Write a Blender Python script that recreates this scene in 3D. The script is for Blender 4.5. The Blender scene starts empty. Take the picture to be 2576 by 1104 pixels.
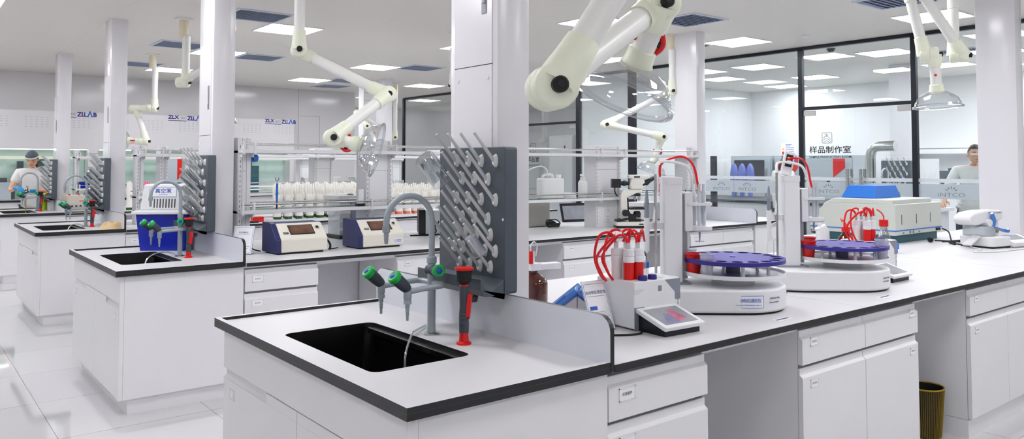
import bpy, bmesh, math, random
from mathutils import Vector, Matrix, Euler
random.seed(7)
sc = bpy.context.scene
COL = sc.collection
PI = math.pi
V = Vector

# ---------------------------------------------------------------- materials
def lin(c):
    return tuple((x / 12.92 if x <= .04045 else ((x + .055) / 1.055) ** 2.4) for x in [v / 255 for v in c])

def nt(name):
    m = bpy.data.materials.new(name); m.use_nodes = True
    t = m.node_tree; t.nodes.clear()
    o = t.nodes.new('ShaderNodeOutputMaterial')
    return m, t, o

def pbr(name, c, rough=.45, metal=0., spec=.5, var=.03, scale=40., bump=0., emit=0., trans=0., ior=1.45, coat=0., alpha=1.):
    """principled with a faint procedural tone variation"""
    m, t, o = nt(name)
    b = t.nodes.new('ShaderNodeBsdfPrincipled'); t.links.new(b.outputs[0], o.inputs[0])
    L = lin(c)
    n = t.nodes.new('ShaderNodeTexNoise'); n.inputs['Scale'].default_value = scale; n.inputs['Detail'].default_value = 2
    tc = t.nodes.new('ShaderNodeTexCoord'); t.links.new(tc.outputs['Object'], n.inputs['Vector'])
    r = t.nodes.new('ShaderNodeValToRGB'); t.links.new(n.outputs['Fac'], r.inputs[0])
    e = r.color_ramp.elements
    e[0].position = .3; e[1].position = .7
    e[0].color = tuple(x * (1 - var) for x in L) + (1,); e[1].color = tuple(min(1, x * (1 + var)) for x in L) + (1,)
    t.links.new(r.outputs[0], b.inputs['Base Color'])
    b.inputs['Roughness'].default_value = rough; b.inputs['Metallic'].default_value = metal
    b.inputs['Specular IOR Level'].default_value = spec; b.inputs['IOR'].default_value = ior
    b.inputs['Transmission Weight'].default_value = trans; b.inputs['Coat Weight'].default_value = coat
    b.inputs['Alpha'].default_value = alpha
    if emit:
        t.links.new(r.outputs[0], b.inputs['Emission Color']); b.inputs['Emission Strength'].default_value = emit
    if bump:
        bp = t.nodes.new('ShaderNodeBump'); bp.inputs['Strength'].default_value = bump; bp.inputs['Distance'].default_value = .002
        t.links.new(n.outputs['Fac'], bp.inputs['Height']); t.links.new(bp.outputs[0], b.inputs['Normal'])
    return m

def clear(name, tint=(255, 255, 255), refl=.06, edge=.5, haze=0., hazec=(230, 235, 240), rough=.02):
    """thin clear sheet: see-through with fresnel-like gloss, optional milky haze"""
    m, t, o = nt(name)
    tr = t.nodes.new('ShaderNodeBsdfTransparent'); tr.inputs[0].default_value = lin(tint) + (1,)
    gl = t.nodes.new('ShaderNodeBsdfGlossy'); gl.inputs['Roughness'].default_value = rough
    lw = t.nodes.new('ShaderNodeLayerWeight'); lw.inputs['Blend'].default_value = .35
    mr = t.nodes.new('ShaderNodeMapRange'); mr.inputs['To Min'].default_value = refl; mr.inputs['To Max'].default_value = edge
    t.links.new(lw.outputs['Facing'], mr.inputs[0])
    src = tr
    if haze:
        df = t.nodes.new('ShaderNodeBsdfDiffuse'); df.inputs[0].default_value = lin(hazec) + (1,)
        n = t.nodes.new('ShaderNodeTexNoise'); n.inputs['Scale'].default_value = 30
        mh = t.nodes.new('ShaderNodeMapRange'); mh.inputs['To Min'].default_value = haze * .92; mh.inputs['To Max'].default_value = min(1, haze * 1.08)
        t.links.new(n.outputs['Fac'], mh.inputs[0])
        mx0 = t.nodes.new('ShaderNodeMixShader'); t.links.new(mh.outputs[0], mx0.inputs[0]); t.links.new(tr.outputs[0], mx0.inputs[1]); t.links.new(df.outputs[0], mx0.inputs[2]); src = mx0
    mx = t.nodes.new('ShaderNodeMixShader')
    t.links.new(mr.outputs[0], mx.inputs[0]); t.links.new(src.outputs[0], mx.inputs[1]); t.links.new(gl.outputs[0], mx.inputs[2])
    t.links.new(mx.outputs[0], o.inputs[0])
    return m

def tiles(name, c, cg, size, rough, gap=.0025, off=(0, 0), var=.02, spec=.5):
    m, t, o = nt(name)
    b = t.nodes.new('ShaderNodeBsdfPrincipled'); t.links.new(b.outputs[0], o.inputs[0])
    tc = t.nodes.new('ShaderNodeTexCoord'); mp = t.nodes.new('ShaderNodeMapping'); mp.inputs['Location'].default_value = (off[0], off[1], 0)
    t.links.new(tc.outputs['Object'], mp.inputs[0])
    br = t.nodes.new('ShaderNodeTexBrick'); t.links.new(mp.outputs[0], br.inputs[0])
    br.offset = 0; br.inputs['Scale'].default_value = 1; br.inputs['Mortar Size'].default_value = gap
    br.inputs['Brick Width'].default_value = size; br.inputs['Row Height'].default_value = size
    L = lin(c)
    br.inputs['Color1'].default_value = tuple(x * (1 - var) for x in L) + (1,); br.inputs['Color2'].default_value = tuple(min(1, x * (1 + var)) for x in L) + (1,); br.inputs['Mortar'].default_value = lin(cg) + (1,)
    t.links.new(br.outputs[0], b.inputs['Base Color'])
    b.inputs['Roughness'].default_value = rough; b.inputs['Specular IOR Level'].default_value = spec
    if rough < .1: b.inputs['Coat Weight'].default_value = .6; b.inputs['Coat Roughness'].default_value = .02
    return m

def emis(name, c, s):
    m, t, o = nt(name)
    e = t.nodes.new('ShaderNodeEmission'); e.inputs[0].default_value = lin(c) + (1,); e.inputs[1].default_value = s
    t.links.new(e.outputs[0], o.inputs[0]); return m

MT = {}
def mk():
    M = MT
    M['floor'] = tiles('polished_tile', (206, 205, 207), (104, 102, 102), .8, .05, gap=.0016, off=(.3, .12), spec=.5)
    M['ceil'] = tiles('ceiling_panel', (226, 222, 215), (208, 205, 198), 1.18, .45, gap=.002, off=(.45, .4), var=.004, spec=.3)
    M['wall'] = pbr('wall_panel', (214, 212, 214), .13, var=.01, scale=2)
    M['wallw'] = pbr('white_wall', (232, 233, 234), .4, var=.01, scale=2)
    M['lamp'] = emis('lamp_diffuser', (251, 251, 255), 23.5)
    M['white'] = pbr('white_laminate', (229, 229, 231), .32, var=.008, scale=3)
    M['whiteside'] = pbr('white_board', (230, 230, 232), .35, var=.008, scale=3)
    M['col'] = pbr('glossy_white_steel', (228, 227, 231), .16, var=.008, scale=2)
    M['seam'] = pbr('dark_seam', (70, 66, 70), .6)
    M['gap'] = pbr('panel_gap', (128, 126, 130), .6)
    M['grip'] = pbr('grip_channel', (214, 213, 217), .3, var=.01)
    M['top'] = pbr('worktop_laminate', (212, 211, 214), .4, var=.025, scale=260)
    M['edge'] = pbr('black_phenolic_edge', (34, 35, 36), .38, var=.08, scale=90)
    M['splash'] = pbr('grey_splash_laminate', (212, 216, 223), .3, var=.01, scale=8)
    M['basin'] = pbr('black_sink_plastic', (14, 14, 16), .25, var=.1)
    M['knee'] = pbr('grey_back_panel', (228, 227, 232), .45, var=.01)
    M['peg'] = pbr('slate_plastic', (78, 86, 95), .42, var=.03, bump=.05)
    M['pegrod'] = pbr('peg_plastic', (196, 200, 200), .3, var=.02)
    M['pegcup'] = pbr('peg_socket_plastic', (224, 226, 226), .3, var=.02)
    M['pipe'] = pbr('grey_epoxy_pipe', (158, 168, 176), .3, var=.02)
    M['nozzle'] = pbr('serrated_nozzle', (150, 158, 164), .35)
    M['dkgrey'] = pbr('dark_grey_rubber', (62, 70, 78), .5, var=.04)
    M['green'] = pbr('green_knob_ring', (20, 176, 76), .35)
    M['blue'] = pbr('blue_cap', (30, 82, 170), .35)
    M['red'] = pbr('red_plastic', (214, 22, 20), .35, var=.03)
    M['redtube'] = pbr('red_tubing', (222, 16, 26), .3, var=.03)
    M['black'] = pbr('black_plastic', (26, 26, 28), .4, var=.05)
    M['rubber'] = pbr('matte_black_rubber', (22, 22, 23), .65)
    M['cream'] = pbr('cream_joint_plastic', (232, 236, 216), .4, var=.01)
    M['tube'] = pbr('white_arm_tube', (233, 234, 230), .35, var=.006)
    M['beige'] = pbr('beige_mount', (232, 222, 196), .5)
    M['steel'] = pbr('brushed_steel', (190, 190, 188), .22, metal=1., var=.04)
    M['alu'] = pbr('grey_metal_trim', (150, 152, 158), .35, metal=.6)
    M['rack'] = pbr('white_powder_coat', (226, 226, 229), .35, var=.006)
    M['dome'] = clear('clear_dome_acrylic', (247, 249, 251), .07, .8, rough=.03)
    M['glassware'] = clear('borosilicate', (224, 230, 234), .22, .95, rough=.03)
    M['frostplastic'] = clear('translucent_plastic', (235, 238, 240), .06, .4, haze=.45, hazec=(225, 230, 235), rough=.2)
    M['cupclear'] = clear('clear_cup_plastic', (236, 236, 244), .10, .5, haze=.4, hazec=(225, 225, 240), rough=.15)
    M['pane'] = clear('partition_glass', (250, 253, 253), .03, .30, rough=.01)
    M['shelfglass'] = clear('green_shelf_glass', (206, 226, 220), .08, .5, haze=.25, hazec=(205, 222, 216), rough=.05)
    M['frost'] = clear('frosted_film', (200, 210, 214), .03, .12, haze=.72, hazec=(196, 206, 212), rough=.3)
    M['frostline'] = clear('frosted_line', (220, 226, 228), .03, .1, haze=.7, hazec=(222, 228, 232), rough=.3)
    M['frame'] = pbr('black_frame', (30, 33, 42), .35, metal=.3)
    M['vent'] = pbr('vent_blue_grey', (206, 214, 228), .5)
    M['ventdark'] = pbr('vent_gap', (128, 138, 160), .6)
    M['navy'] = pbr('navy_casing', (40, 44, 92), .4, var=.02)
    M['ivory'] = pbr('ivory_casing', (226, 222, 210), .4, var=.01)
    M['screen'] = pbr('dark_display', (52, 46, 52), .12, var=.25, scale=14)
    M['screenwarm'] = pbr('warm_display', (108, 76, 62), .12, var=.3, scale=12)
    M['screengrey'] = pbr('grey_display', (150, 152, 160), .12, var=.15, scale=9)
    M['inst'] = pbr('instrument_white', (228, 229, 232), .35, var=.006)
    M['instg'] = pbr('instrument_grey', (132, 138, 150), .4)
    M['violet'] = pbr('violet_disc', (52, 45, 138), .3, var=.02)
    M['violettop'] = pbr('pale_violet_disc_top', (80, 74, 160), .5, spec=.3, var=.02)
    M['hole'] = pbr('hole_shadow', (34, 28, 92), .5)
    M['amber'] = pbr('amber_glass', (74, 26, 10), .06, var=.1, coat=.6)
    M['paper'] = pbr('paper', (240, 241, 244), .6, var=.004)
    M['ink'] = pbr('black_ink', (30, 30, 34), .6)
    M['inkblue'] = pbr('blue_ink', (48, 92, 190), .6)
    M['inknavy'] = pbr('navy_ink', (44, 42, 128), .6)
    M['inkpale'] = pbr('pale_ink', (176, 178, 184), .6)
    M['inkgrey'] = pbr('grey_ink', (120, 124, 132), .6)
    M['bluebin'] = pbr('blue_bin_plastic', (22, 40, 168), .3, var=.02)
    M['bluepanel'] = pbr('bright_blue_plastic', (40, 112, 204), .4, var=.02)
    M['bluetrans'] = clear('translucent_blue', (110, 180, 240), .08, .45, haze=.5, hazec=(70, 150, 230), rough=.1)
    M['pumpwhite'] = pbr('pump_casing', (226, 228, 230), .4)
    M['hdpe'] = pbr('white_hdpe', (232, 234, 232), .45, var=.015)
    M['former'] = pbr('ceramic_former', (238, 236, 230), .35, var=.03, scale=14)
    M['formergreen'] = pbr('green_former_base', (40, 86, 42), .5)
    M['formerorange'] = pbr('orange_former_base', (226, 120, 92), .5)
    M['formerpink'] = pbr('pink_former', (236, 120, 160), .5)
    M['microw'] = pbr('microscope_white', (232, 230, 222), .35)
    M['mood'] = pbr('grey_green_casing', (205, 210, 202), .4, var=.01)
    M['teal'] = pbr('teal_base', (44, 92, 104), .5)
    M['gold'] = pbr('gold_wire', (190, 158, 50), .35, metal=.7)
    M['binblack'] = pbr('black_wire_bin', (22, 20, 16), .5)
    M['skin'] = pbr('skin', (226, 176, 144), .5, var=.04)
    M['hair'] = pbr('dark_hair', (40, 34, 34), .5, var=.2, scale=120)
    M['tee'] = pbr('white_cotton', (234, 234, 231), .8, var=.03, scale=20, bump=.1)
    M['glove'] = pbr('blue_nitrile', (46, 160, 220), .45, var=.04)
    M['trousers'] = pbr('charcoal_cloth', (52, 56, 66), .8, var=.06)
    M['capcloth'] = pbr('grey_cap_cloth', (88, 94, 104), .7)
    M['chamois'] = pbr('tan_chamois', (224, 196, 150), .8, var=.1, scale=25, bump=.4)
    M['lime'] = pbr('lime_bottle', (170, 206, 30), .35)
    M['yellow'] = pbr('yellow_cap', (222, 206, 40), .4)
    M['greyblue'] = pbr('chamber_grey', (176, 186, 192), .4)
    M['chamberglass'] = pbr('chamber_window', (40, 48, 60), .1)
    M['shoe'] = pbr('white_shoe', (220, 220, 222), .5)
    M['tubeclear'] = clear('clear_tubing', (236, 240, 242), .12, .6, haze=.35, hazec=(225, 230, 232), rough=.1)
    M['tubewhite'] = pbr('white_tubing', (232, 234, 234), .35)
    M['hoodlit'] = pbr('hood_interior', (206, 222, 214), .5, var=.02, scale=3)
    M['lampsoft'] = emis('hood_lamp', (240, 255, 246), 6.)
mk()

# ---------------------------------------------------------------- mesh builder
class B:
    def __init__(s): s.v = []; s.f = []; s.m = []; s.M = Matrix.Identity(4)
    def at(s, loc=(0, 0, 0), rot=(0, 0, 0)): s.M = Matrix.Translation(loc) @ Euler(rot).to_matrix().to_4x4(); return s
    def mat(s, M): s.M = M; return s
    def add(s, vs, fs, m=0):
        k = len(s.v); s.v += [tuple(s.M @ V(p)) for p in vs]
        s.f += [tuple(i + k for i in f) for f in fs]; s.m += [m] * len(fs); return s
    def box(s, a, b, m=0, top=None):
        x0, y0, z0 = a; x1, y1, z1 = b
        vs = [(x0, y0, z0), (x1, y0, z0), (x1, y1, z0), (x0, y1, z0), (x0, y0, z1), (x1, y0, z1), (x1, y1, z1), (x0, y1, z1)]
        fs = [(3, 2, 1, 0), (0, 1, 5, 4), (1, 2, 6, 5), (2, 3, 7, 6), (3, 0, 4, 7)]
        s.add(vs, fs, m); k = len(s.v) - 8
        s.f.append((k + 4, k + 5, k + 6, k + 7)); s.m.append(m if top is None else top); return s
    def prism(s, poly, axis, a, b, m=0, me=None, caps=(1, 1)):
        """poly: 2D list (ccw); extruded along axis 'x','y','z' from a to b; me = material of the side faces"""
        def P(p, t):
            return {'x': (t, p[0], p[1]), 'y': (p[0], t, p[1]), 'z': (p[0], p[1], t)}[axis]
        n = len(poly); vs = [P(p, a) for p in poly] + [P(p, b) for p in poly]
        me = m if me is None else me
        s.add(vs, [(i, (i + 1) % n, n + (i + 1) % n, n + i) for i in range(n)], me)
        k = len(s.v) - 2 * n
        if caps[0]: s.f.append(tuple(k + i for i in reversed(range(n)))); s.m.append(m)
        if caps[1]: s.f.append(tuple(k + n + i for i in range(n))); s.m.append(m)
        return s
    def rbox(s, a, b, r, m=0, n=4):
        """box with rounded vertical edges"""
        return s.prism(rrect(a[0], b[0], a[1], b[1], r, n), 'z', a[2], b[2], m)
    def cyl(s, p, q, r, r2=None, n=16, m=0, caps=True, mc=None):
        p, q = V(p), V(q); d = (q - p)
        if d.length < 1e-9: return s
        d.normalize(); u = d.orthogonal().normalized(); w = d.cross(u); r2 = r if r2 is None else r2
        vs = []
        for c, rr in ((p, r), (q, r2)):
            for i in range(n):
                a = 2 * PI * i / n; vs.append(tuple(c + (u * math.cos(a) + w * math.sin(a)) * rr))
        s.add(vs, [(i, (i + 1) % n, n + (i + 1) % n, n + i) for i in range(n)], m)
        k = len(s.v) - 2 * n
        if caps:
            s.f += [tuple(k + i for i in reversed(range(n))), tuple(k + n + i for i in range(n))]; s.m += [m if mc is None else mc] * 2
        return s
    def lathe(s, prof, p=(0, 0, 0), d=(0, 0, 1), n=20, m=0, sweep=None):
        """prof: list of (r, h); r=0 closes"""
        p = V(p); d = V(d).normalized(); u = d.orthogonal().normalized(); w = d.cross(u)
        rings = []; vs = []
        for r, h in prof:
            if r < 1e-6: rings.append([len(vs)]); vs.append(tuple(p + d * h))
            else:
                rings.append(list(range(len(vs), len(vs) + n)))
                vs += [tuple(p + d * h + (u * math.cos(2 * PI * i / n) + w * math.sin(2 * PI * i / n)) * r) for i in range(n)]
        fs = []
        for A, C in zip(rings, rings[1:]):
            for i in range(n):
                j = (i + 1) % n
                if len(A) == 1 and len(C) == 1: continue
                if len(A) == 1: fs.append((A[0], C[j], C[i]))
                elif len(C) == 1: fs.append((A[i], A[j], C[0]))
                else: fs.append((A[i], A[j], C[j], C[i]))
        return s.add(vs, fs, m)
    def tube(s, pts, r, n=8, m=0, smooth=0, caps=True):
        pts = [V(p) for p in pts]
        rs = r if isinstance(r, (list, tuple)) else [r] * len(pts)
        if smooth: pts, rs = spline(pts, rs, smooth)
        T = []
        for i in range(len(pts)):
            a = pts[max(0, i - 1)]; b = pts[min(len(pts) - 1, i + 1)]; T.append((b - a).normalized() if (b - a).length > 1e-9 else V((0, 0, 1)))
        u = T[0].orthogonal().normalized(); vs = []
        for i, p in enumerate(pts):
            u = (u - T[i] * u.dot(T[i])); u = u.normalized() if u.length > 1e-6 else T[i].orthogonal().normalized()
            w = T[i].cross(u)
            vs += [tuple(p + (u * math.cos(2 * PI * k / n) + w * math.sin(2 * PI * k / n)) * rs[i]) for k in range(n)]
        fs = [(i * n + k, i * n + (k + 1) % n, (i + 1) * n + (k + 1) % n, (i + 1) * n + k) for i in range(len(pts) - 1) for k in range(n)]
        if caps: fs += [tuple(reversed(range(n))), tuple((len(pts) - 1) * n + k for k in range(n))]
        return s.add(vs, fs, m)
    def ball(s, c, r, n=14, m=0, sc_=(1, 1, 1)):
        c = V(c); h = n // 2; vs = [tuple(c + V((0, 0, -r * sc_[2])))]
        for j in range(1, h):
            a = -PI / 2 + PI * j / h
            vs += [tuple(c + V((r * sc_[0] * math.cos(a) * math.cos(2 * PI * i / n), r * sc_[1] * math.cos(a) * math.sin(2 * PI * i / n), r * sc_[2] * math.sin(a)))) for i in range(n)]
        vs.append(tuple(c + V((0, 0, r * sc_[2])))); fs = []
        for i in range(n):
            fs.append((0, 1 + (i + 1) % n, 1 + i))
            for j in range(h - 2): fs.append((1 + j * n + i, 1 + j * n + (i + 1) % n, 1 + (j + 1) * n + (i + 1) % n, 1 + (j + 1) * n + i))
            fs.append((1 + (h - 2) * n + i, 1 + (h - 2) * n + (i + 1) % n, len(vs) - 1))
        return s.add(vs, fs, m)

def spline(pts, rs, k):
    out = []; ro = []
    n = len(pts)
    for i in range(n - 1):
        p0, p1, p2, p3 = pts[max(0, i - 1)], pts[i], pts[i + 1], pts[min(n - 1, i + 2)]
        for j in range(k):
            t = j / k
            out.append(.5 * ((2 * p1) + (p2 - p0) * t + (2 * p0 - 5 * p1 + 4 * p2 - p3) * t * t + (3 * p1 - p0 - 3 * p2 + p3) * t ** 3))
            ro.append(rs[i] * (1 - t) + rs[i + 1] * t)
    return out + [pts[-1]], ro + [rs[-1]]

def rrect(x0, x1, y0, y1, r, n=4):
    P = []
    for cx, cy, a0 in ((x1 - r, y0 + r, -PI / 2), (x1 - r, y1 - r, 0), (x0 + r, y1 - r, PI / 2), (x0 + r, y0 + r, PI)):
        for i in range(n + 1):
            a = a0 + PI / 2 * i / n; P.append((cx + r * math.cos(a), cy + r * math.sin(a)))
    return P

def obj(name, b, mats, parent=None, bevel=0., smooth=35, loc=None, seg=2):
    me = bpy.data.meshes.new(name); me.from_pydata(b.v, [], b.f)
    if not isinstance(mats, (list, tuple)): mats = [mats]
    for m in mats: me.materials.append(MT[m] if isinstance(m, str) else m)
    if len(mats) > 1: me.polygons.foreach_set('material_index', b.m)
    bm = bmesh.new(); bm.from_mesh(me); bmesh.ops.recalc_face_normals(bm, faces=bm.faces); bm.to_mesh(me); bm.free()
    if smooth:
        me.polygons.foreach_set('use_smooth', [True] * len(me.polygons)); me.set_sharp_from_angle(angle=math.radians(smooth))
    o = bpy.data.objects.new(name, me); COL.objects.link(o)
    if parent: o.parent = parent
    if loc: o.location = loc
    if bevel:
        md = o.modifiers.new('bevel', 'BEVEL'); md.width = bevel; md.segments = seg; md.limit_method = 'ANGLE'; md.angle_limit = math.radians(40); md.harden_normals = True
    return o

def tag(o, label, cat, group=None):
    o['label'] = label; o['category'] = cat
    if group: o['group'] = group
    return o
def thing(name, label, cat, loc=(0, 0, 0), rz=0, group=None):
    o = bpy.data.objects.new(name, None); COL.objects.link(o); o.empty_display_size = .05
    o.location = loc; o.rotation_euler = (0, 0, rz); return tag(o, label, cat, group)
def struct(o): o['kind'] = 'structure'; return o
def lab(o, t): o['label'] = t; return o
def kids(o): return [c for c in COL.objects if c.parent == o]
def dup(root, loc, rz=None, label=None, group=None):
    r = root.copy(); COL.objects.link(r); r.location = loc
    if rz is not None: r.rotation_euler = (0, 0, rz)
    if label: r['label'] = label
    if group: r['group'] = group
    for ch in list(root.children):
        c = ch.copy(); COL.objects.link(c); c.parent = r
        for g in list(ch.children):
            d = g.copy(); COL.objects.link(d); d.parent = c
    return r

_fonts = {}
def txt(name, s, size, mat, parent=None, loc=(0, 0, 0), right=(1, 0, 0), up=(0, 0, 1), ext=.0004, align='CENTER', bold=0., italic=0., squash=1.):
    """flat lettering as a mesh; right/up give its plane"""
    cu = bpy.data.curves.new(name, 'FONT'); cu.body = s; cu.size = size; cu.extrude = ext; cu.align_x = align; cu.align_y = 'CENTER'
    cu.resolution_u = 2; cu.offset = bold; cu.shear = italic
    t = bpy.data.objects.new(name + '_tmp', cu); COL.objects.link(t)
    dg = bpy.context.evaluated_depsgraph_get()
    me = bpy.data.meshes.new_from_object(t.evaluated_get(dg)); bpy.data.objects.remove(t); bpy.data.curves.remove(cu)
    me.name = name; me.materials.clear(); me.materials.append(MT[mat])
    R = V(right).normalized(); U = V(up).normalized(); N = R.cross(U)
    M = Matrix(((R.x * squash, U.x, N.x, loc[0]), (R.y * squash, U.y, N.y, loc[1]), (R.z * squash, U.z, N.z, loc[2]), (0, 0, 0, 1)))
    me.transform(M)
    o = bpy.data.objects.new(name, me); COL.objects.link(o)
    if parent: o.parent = parent
    return o
# ---------------------------------------------------------------- camera
PIT = 3.23516; W = 1.5; S = .74; ZT = .838; H = 3.0
def camera():
    cd = bpy.data.cameras.new('camera'); c = bpy.data.objects.new('camera', cd); COL.objects.link(c)
    yaw, pitch, roll = .67478, .04112, -.00081
    f = V((math.sin(yaw) * math.cos(pitch), math.cos(yaw) * math.cos(pitch), math.sin(pitch)))
    r = V((math.cos(yaw), -math.sin(yaw), 0)); u = r.cross(f)
    # image axes with roll
    cr, sr = math.cos(roll), math.sin(roll)
    r2 = r * cr - u * sr; u2 = r * sr + u * cr
    M = Matrix((r2, u2, -f)).transposed().to_4x4(); M.translation = (-1.04416, -1.73177, .619 + .85)
    c.matrix_world = M
    cd.sensor_fit = 'HORIZONTAL'; cd.sensor_width = 36; cd.lens = 36 * 1955.9 / 2576
    cd.shift_x = 0; cd.shift_y = -(552 - 333.82) / 2576
    cd.clip_start = .05; cd.clip_end = 100; sc.camera = c
camera()

# ---------------------------------------------------------------- room
XL, XR, YF, YB = -3.2, 8.19, -6.8, 13.3
XE, YE = 13.2, 17.0        # sample room beyond the glass, recess beyond the hoods
def room():
    struct(obj('floor', B().box((XL - .1, YF - .1, -.06), (XE + .1, YE + .1, 0)), 'floor', smooth=0))
    struct(obj('ceiling', B().box((XL - .1, YF - .1, H), (XE + .1, YE + .1, H + .06)), 'ceil', smooth=0))
    struct(obj('wall_left', B().box((XL - .1, YF, 0), (XL, YE, H)), 'wall', smooth=0))
    struct(obj('wall_front', B().box((XL, YF - .1, 0), (XE, YF, H)), 'wallw', smooth=0))
    struct(obj('wall_right', B().box((XE, YF, 0), (XE + .1, YE, H)), 'wallw', smooth=0))
    struct(obj('wall_end', B().box((XL, YE, 0), (XE, YE + .1, H)), 'wallw', smooth=0))
    b = B().box((XL, YB, 0), (6.68, YB + .12, H)).box((6.56, YB + .12, 0), (6.68, YE, H))
    struct(obj('wall_back', b, 'wall', smooth=0))
    # seams of the back wall's steel panels
    b = B()
    for x in (5.42, 5.88): b.box((x - .003, YB - .004, 0 if x != 5.88 else 1.0), (x + .003, YB, H if x != 5.88 else 2.46))
    b.box((5.42, YB - .004, 2.457), (5.88, YB, 2.463))
    struct(obj('trim_1', b, 'alu', smooth=0))
    struct(obj('trim_2', B().box((6.50, YB - .02, 2.07), (6.53, YB, 2.16)), 'frame', smooth=0))
    # sample-room inner back wall
    struct(obj('wall_sample_room', B().box((XR + .06, 7.95, 0), (XE, 8.01, H)), 'wallw', smooth=0))
room()

def glass_wall():
    x0, x1 = XR - .03, XR + .03
    posts = [(2.36, .06), (3.79, .06), (6.74, .14), (7.98, .075), (9.6, .06), (13.8, .06), (.6, .06)]
    for i, (y, w) in enumerate(posts):
        o = struct(obj('trim_%d' % (i + 3), B().box((x0, y - w / 2, 0), (x1, y + w / 2, 2.97)), 'frame', bevel=.003))
    struct(obj('trim_10', B().box((x0, -6.8, 2.955), (x1, 13.8, 2.995)), 'frame', smooth=0))
    struct(obj('trim_11', B().box((x0, 2.39, 2.175), (x1, 3.76, 2.215)), 'frame', smooth=0))
    struct(obj('trim_12', B().box((x0, 8.02, 2.185), (x1, 9.57, 2.225)), 'frame', smooth=0))
    struct(obj('trim_13', B().box((x0, -6.8, 0), (x1, 2.36, .05)).box((x0, 3.79, 0), (x1, 7.98, .05)).box((x0, 9.6, 0), (x1, 13.8, .05)), 'frame', smooth=0))
    spans = [(-6.8, .57), (.63, 2.33), (3.82, 4.83), (4.835, 6.67), (6.81, 7.94), (9.63, 11.7), (11.705, 13.77)]
    n = 1
    for a, c in spans:
        p = struct(obj('window_%d' % n, B().box((XR - .006, a, .05), (XR + .006, c, 2.955)), 'pane', smooth=0)); n += 1
        if a < 8: film(p, a, c)
    for a, c in ((2.39, 3.76), (8.02, 9.57)):
        struct(obj('window_%d' % n, B().box((XR - .006, a, 2.215), (XR + .006, c, 2.955)), 'pane', smooth=0)); n += 1
    d = 1
    for a, c in ((2.395, 3.072), (3.078, 3.755), (8.03, 8.79), (8.80, 9.56)):
        p = struct(obj('door_%d' % d, B().box((XR - .006, a, .02), (XR + .006, c, 2.165)), 'pane', smooth=0))
        if a < 8: film(p, a, c)
        # patch fitting at the hinge corner and the pull bar
        hy = (a, a + .16) if d in (1, 3) else (c - .16, c)
        obj('hinge_patch', B().box((XR - .014, hy[0], 2.10), (XR + .014, hy[1], 2.165)), 'steel', p, bevel=.003)
        py = c - .08 if d in (1, 3) else a + .08
        if a < 8:
            b = B()
            for sx in (-.05, .05):
                b.cyl((XR + sx, py, .9), (XR + sx, py, 1.42), .019, n=12)
            b.cyl((XR - .05, py, 1.0), (XR + .05, py, 1.0), .009, n=8).cyl((XR - .05, py, 1.32), (XR + .05, py, 1.32), .009, n=8)
            obj('pull_bar', b, 'steel', p)
        d += 1
    return

def film(p, a, c):
    x = XR - .008
    obj('frosted_band', B().box((x - .0008, a, 1.09), (x, c, 1.255)), 'frost', p, smooth=0)
    obj('frosted_stripe', B().box((x - .0008, a, 1.272), (x, c, 1.315)), 'frostline', p, smooth=0)
def logo(p, y, s=1.):
    """sunburst mark over lower-case company lettering on the frosted band"""
    x = XR - .0098
    txt('logo_lettering', 'iNTCO', .062 * s, 'inkgrey', p, (x, y, 1.135), (0, -1, 0), (0, 0, 1), squash=1.5)
    b = B()
    for k in range(5):
        a = PI * (.16 + .17 * k); ca, sa = math.cos(a), math.sin(a)
        r0, r1, w = .03, .068, .0075
        P = [(-(ca * r0), sa * r0), (-(ca * (r0 + .02) + sa * w), sa * (r0 + .02) - ca * w), (-ca * r1, sa * r1), (-(ca * (r0 + .02) - sa * w), sa * (r0 + .02) + ca * w)]
        b.prism([(y + q[0] * 1.15, 1.168 + q[1]) for q in P], 'x', x - .0006, x)
    obj('logo_rays', b, 'inkgrey', p, smooth=0)
glass_wall()
WIN = {o.name: o for o in COL.objects}
logo(WIN['window_3'], 4.62); logo(WIN['window_4'], 5.04); logo(WIN['door_2'], 3.43); logo(WIN['door_1'], 2.68); logo(WIN['window_2'], 1.98)

def door_sign(p, y, s=1.):
    x = XR - .0075
    txt('door_lettering', '样品制作室', .095 * s, 'ink', p, (x, y - .035, 1.655), (0, -1, 0), (0, 0, 1), squash=1.18, bold=.0012)
    txt('door_caption', 'SAMPLE PRODUCTION ROOM', .037 * s, 'ink', p, (x, y - .035, 1.568), (0, -1, 0), (0, 0, 1), squash=1.12, bold=.0008)
    # pictogram: rounded square with two hands under drops
    P = rrect(y - .066, y + .066, 1.745, 1.875, .016, 4); b = B()
    b.tube([(x, q[0], q[1]) for q in P] + [(x,) + P[0]], .0028, n=6)
    for q in ([(.05, .0), (.02, .02), (-.02, .012), (-.05, -.02)], [(.052, -.03), (.02, -.005), (-.02, -.02), (-.05, -.045)], [(.05, -.052), (.0, -.034), (-.035, -.055)],
              [(.03, .055), (.022, .035), (.03, .022)], [(.012, .058), (.004, .038), (.012, .026)], [(-.008, .05), (-.014, .034), (-.006, .022)]):
        b.tube([(x, y + a, 1.808 + c) for a, c in q], .0024, n=6, smooth=4)
    obj('hand_pictogram', b, 'ink', p)
door_sign(WIN['door_2'], 3.44, 1.0)
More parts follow.
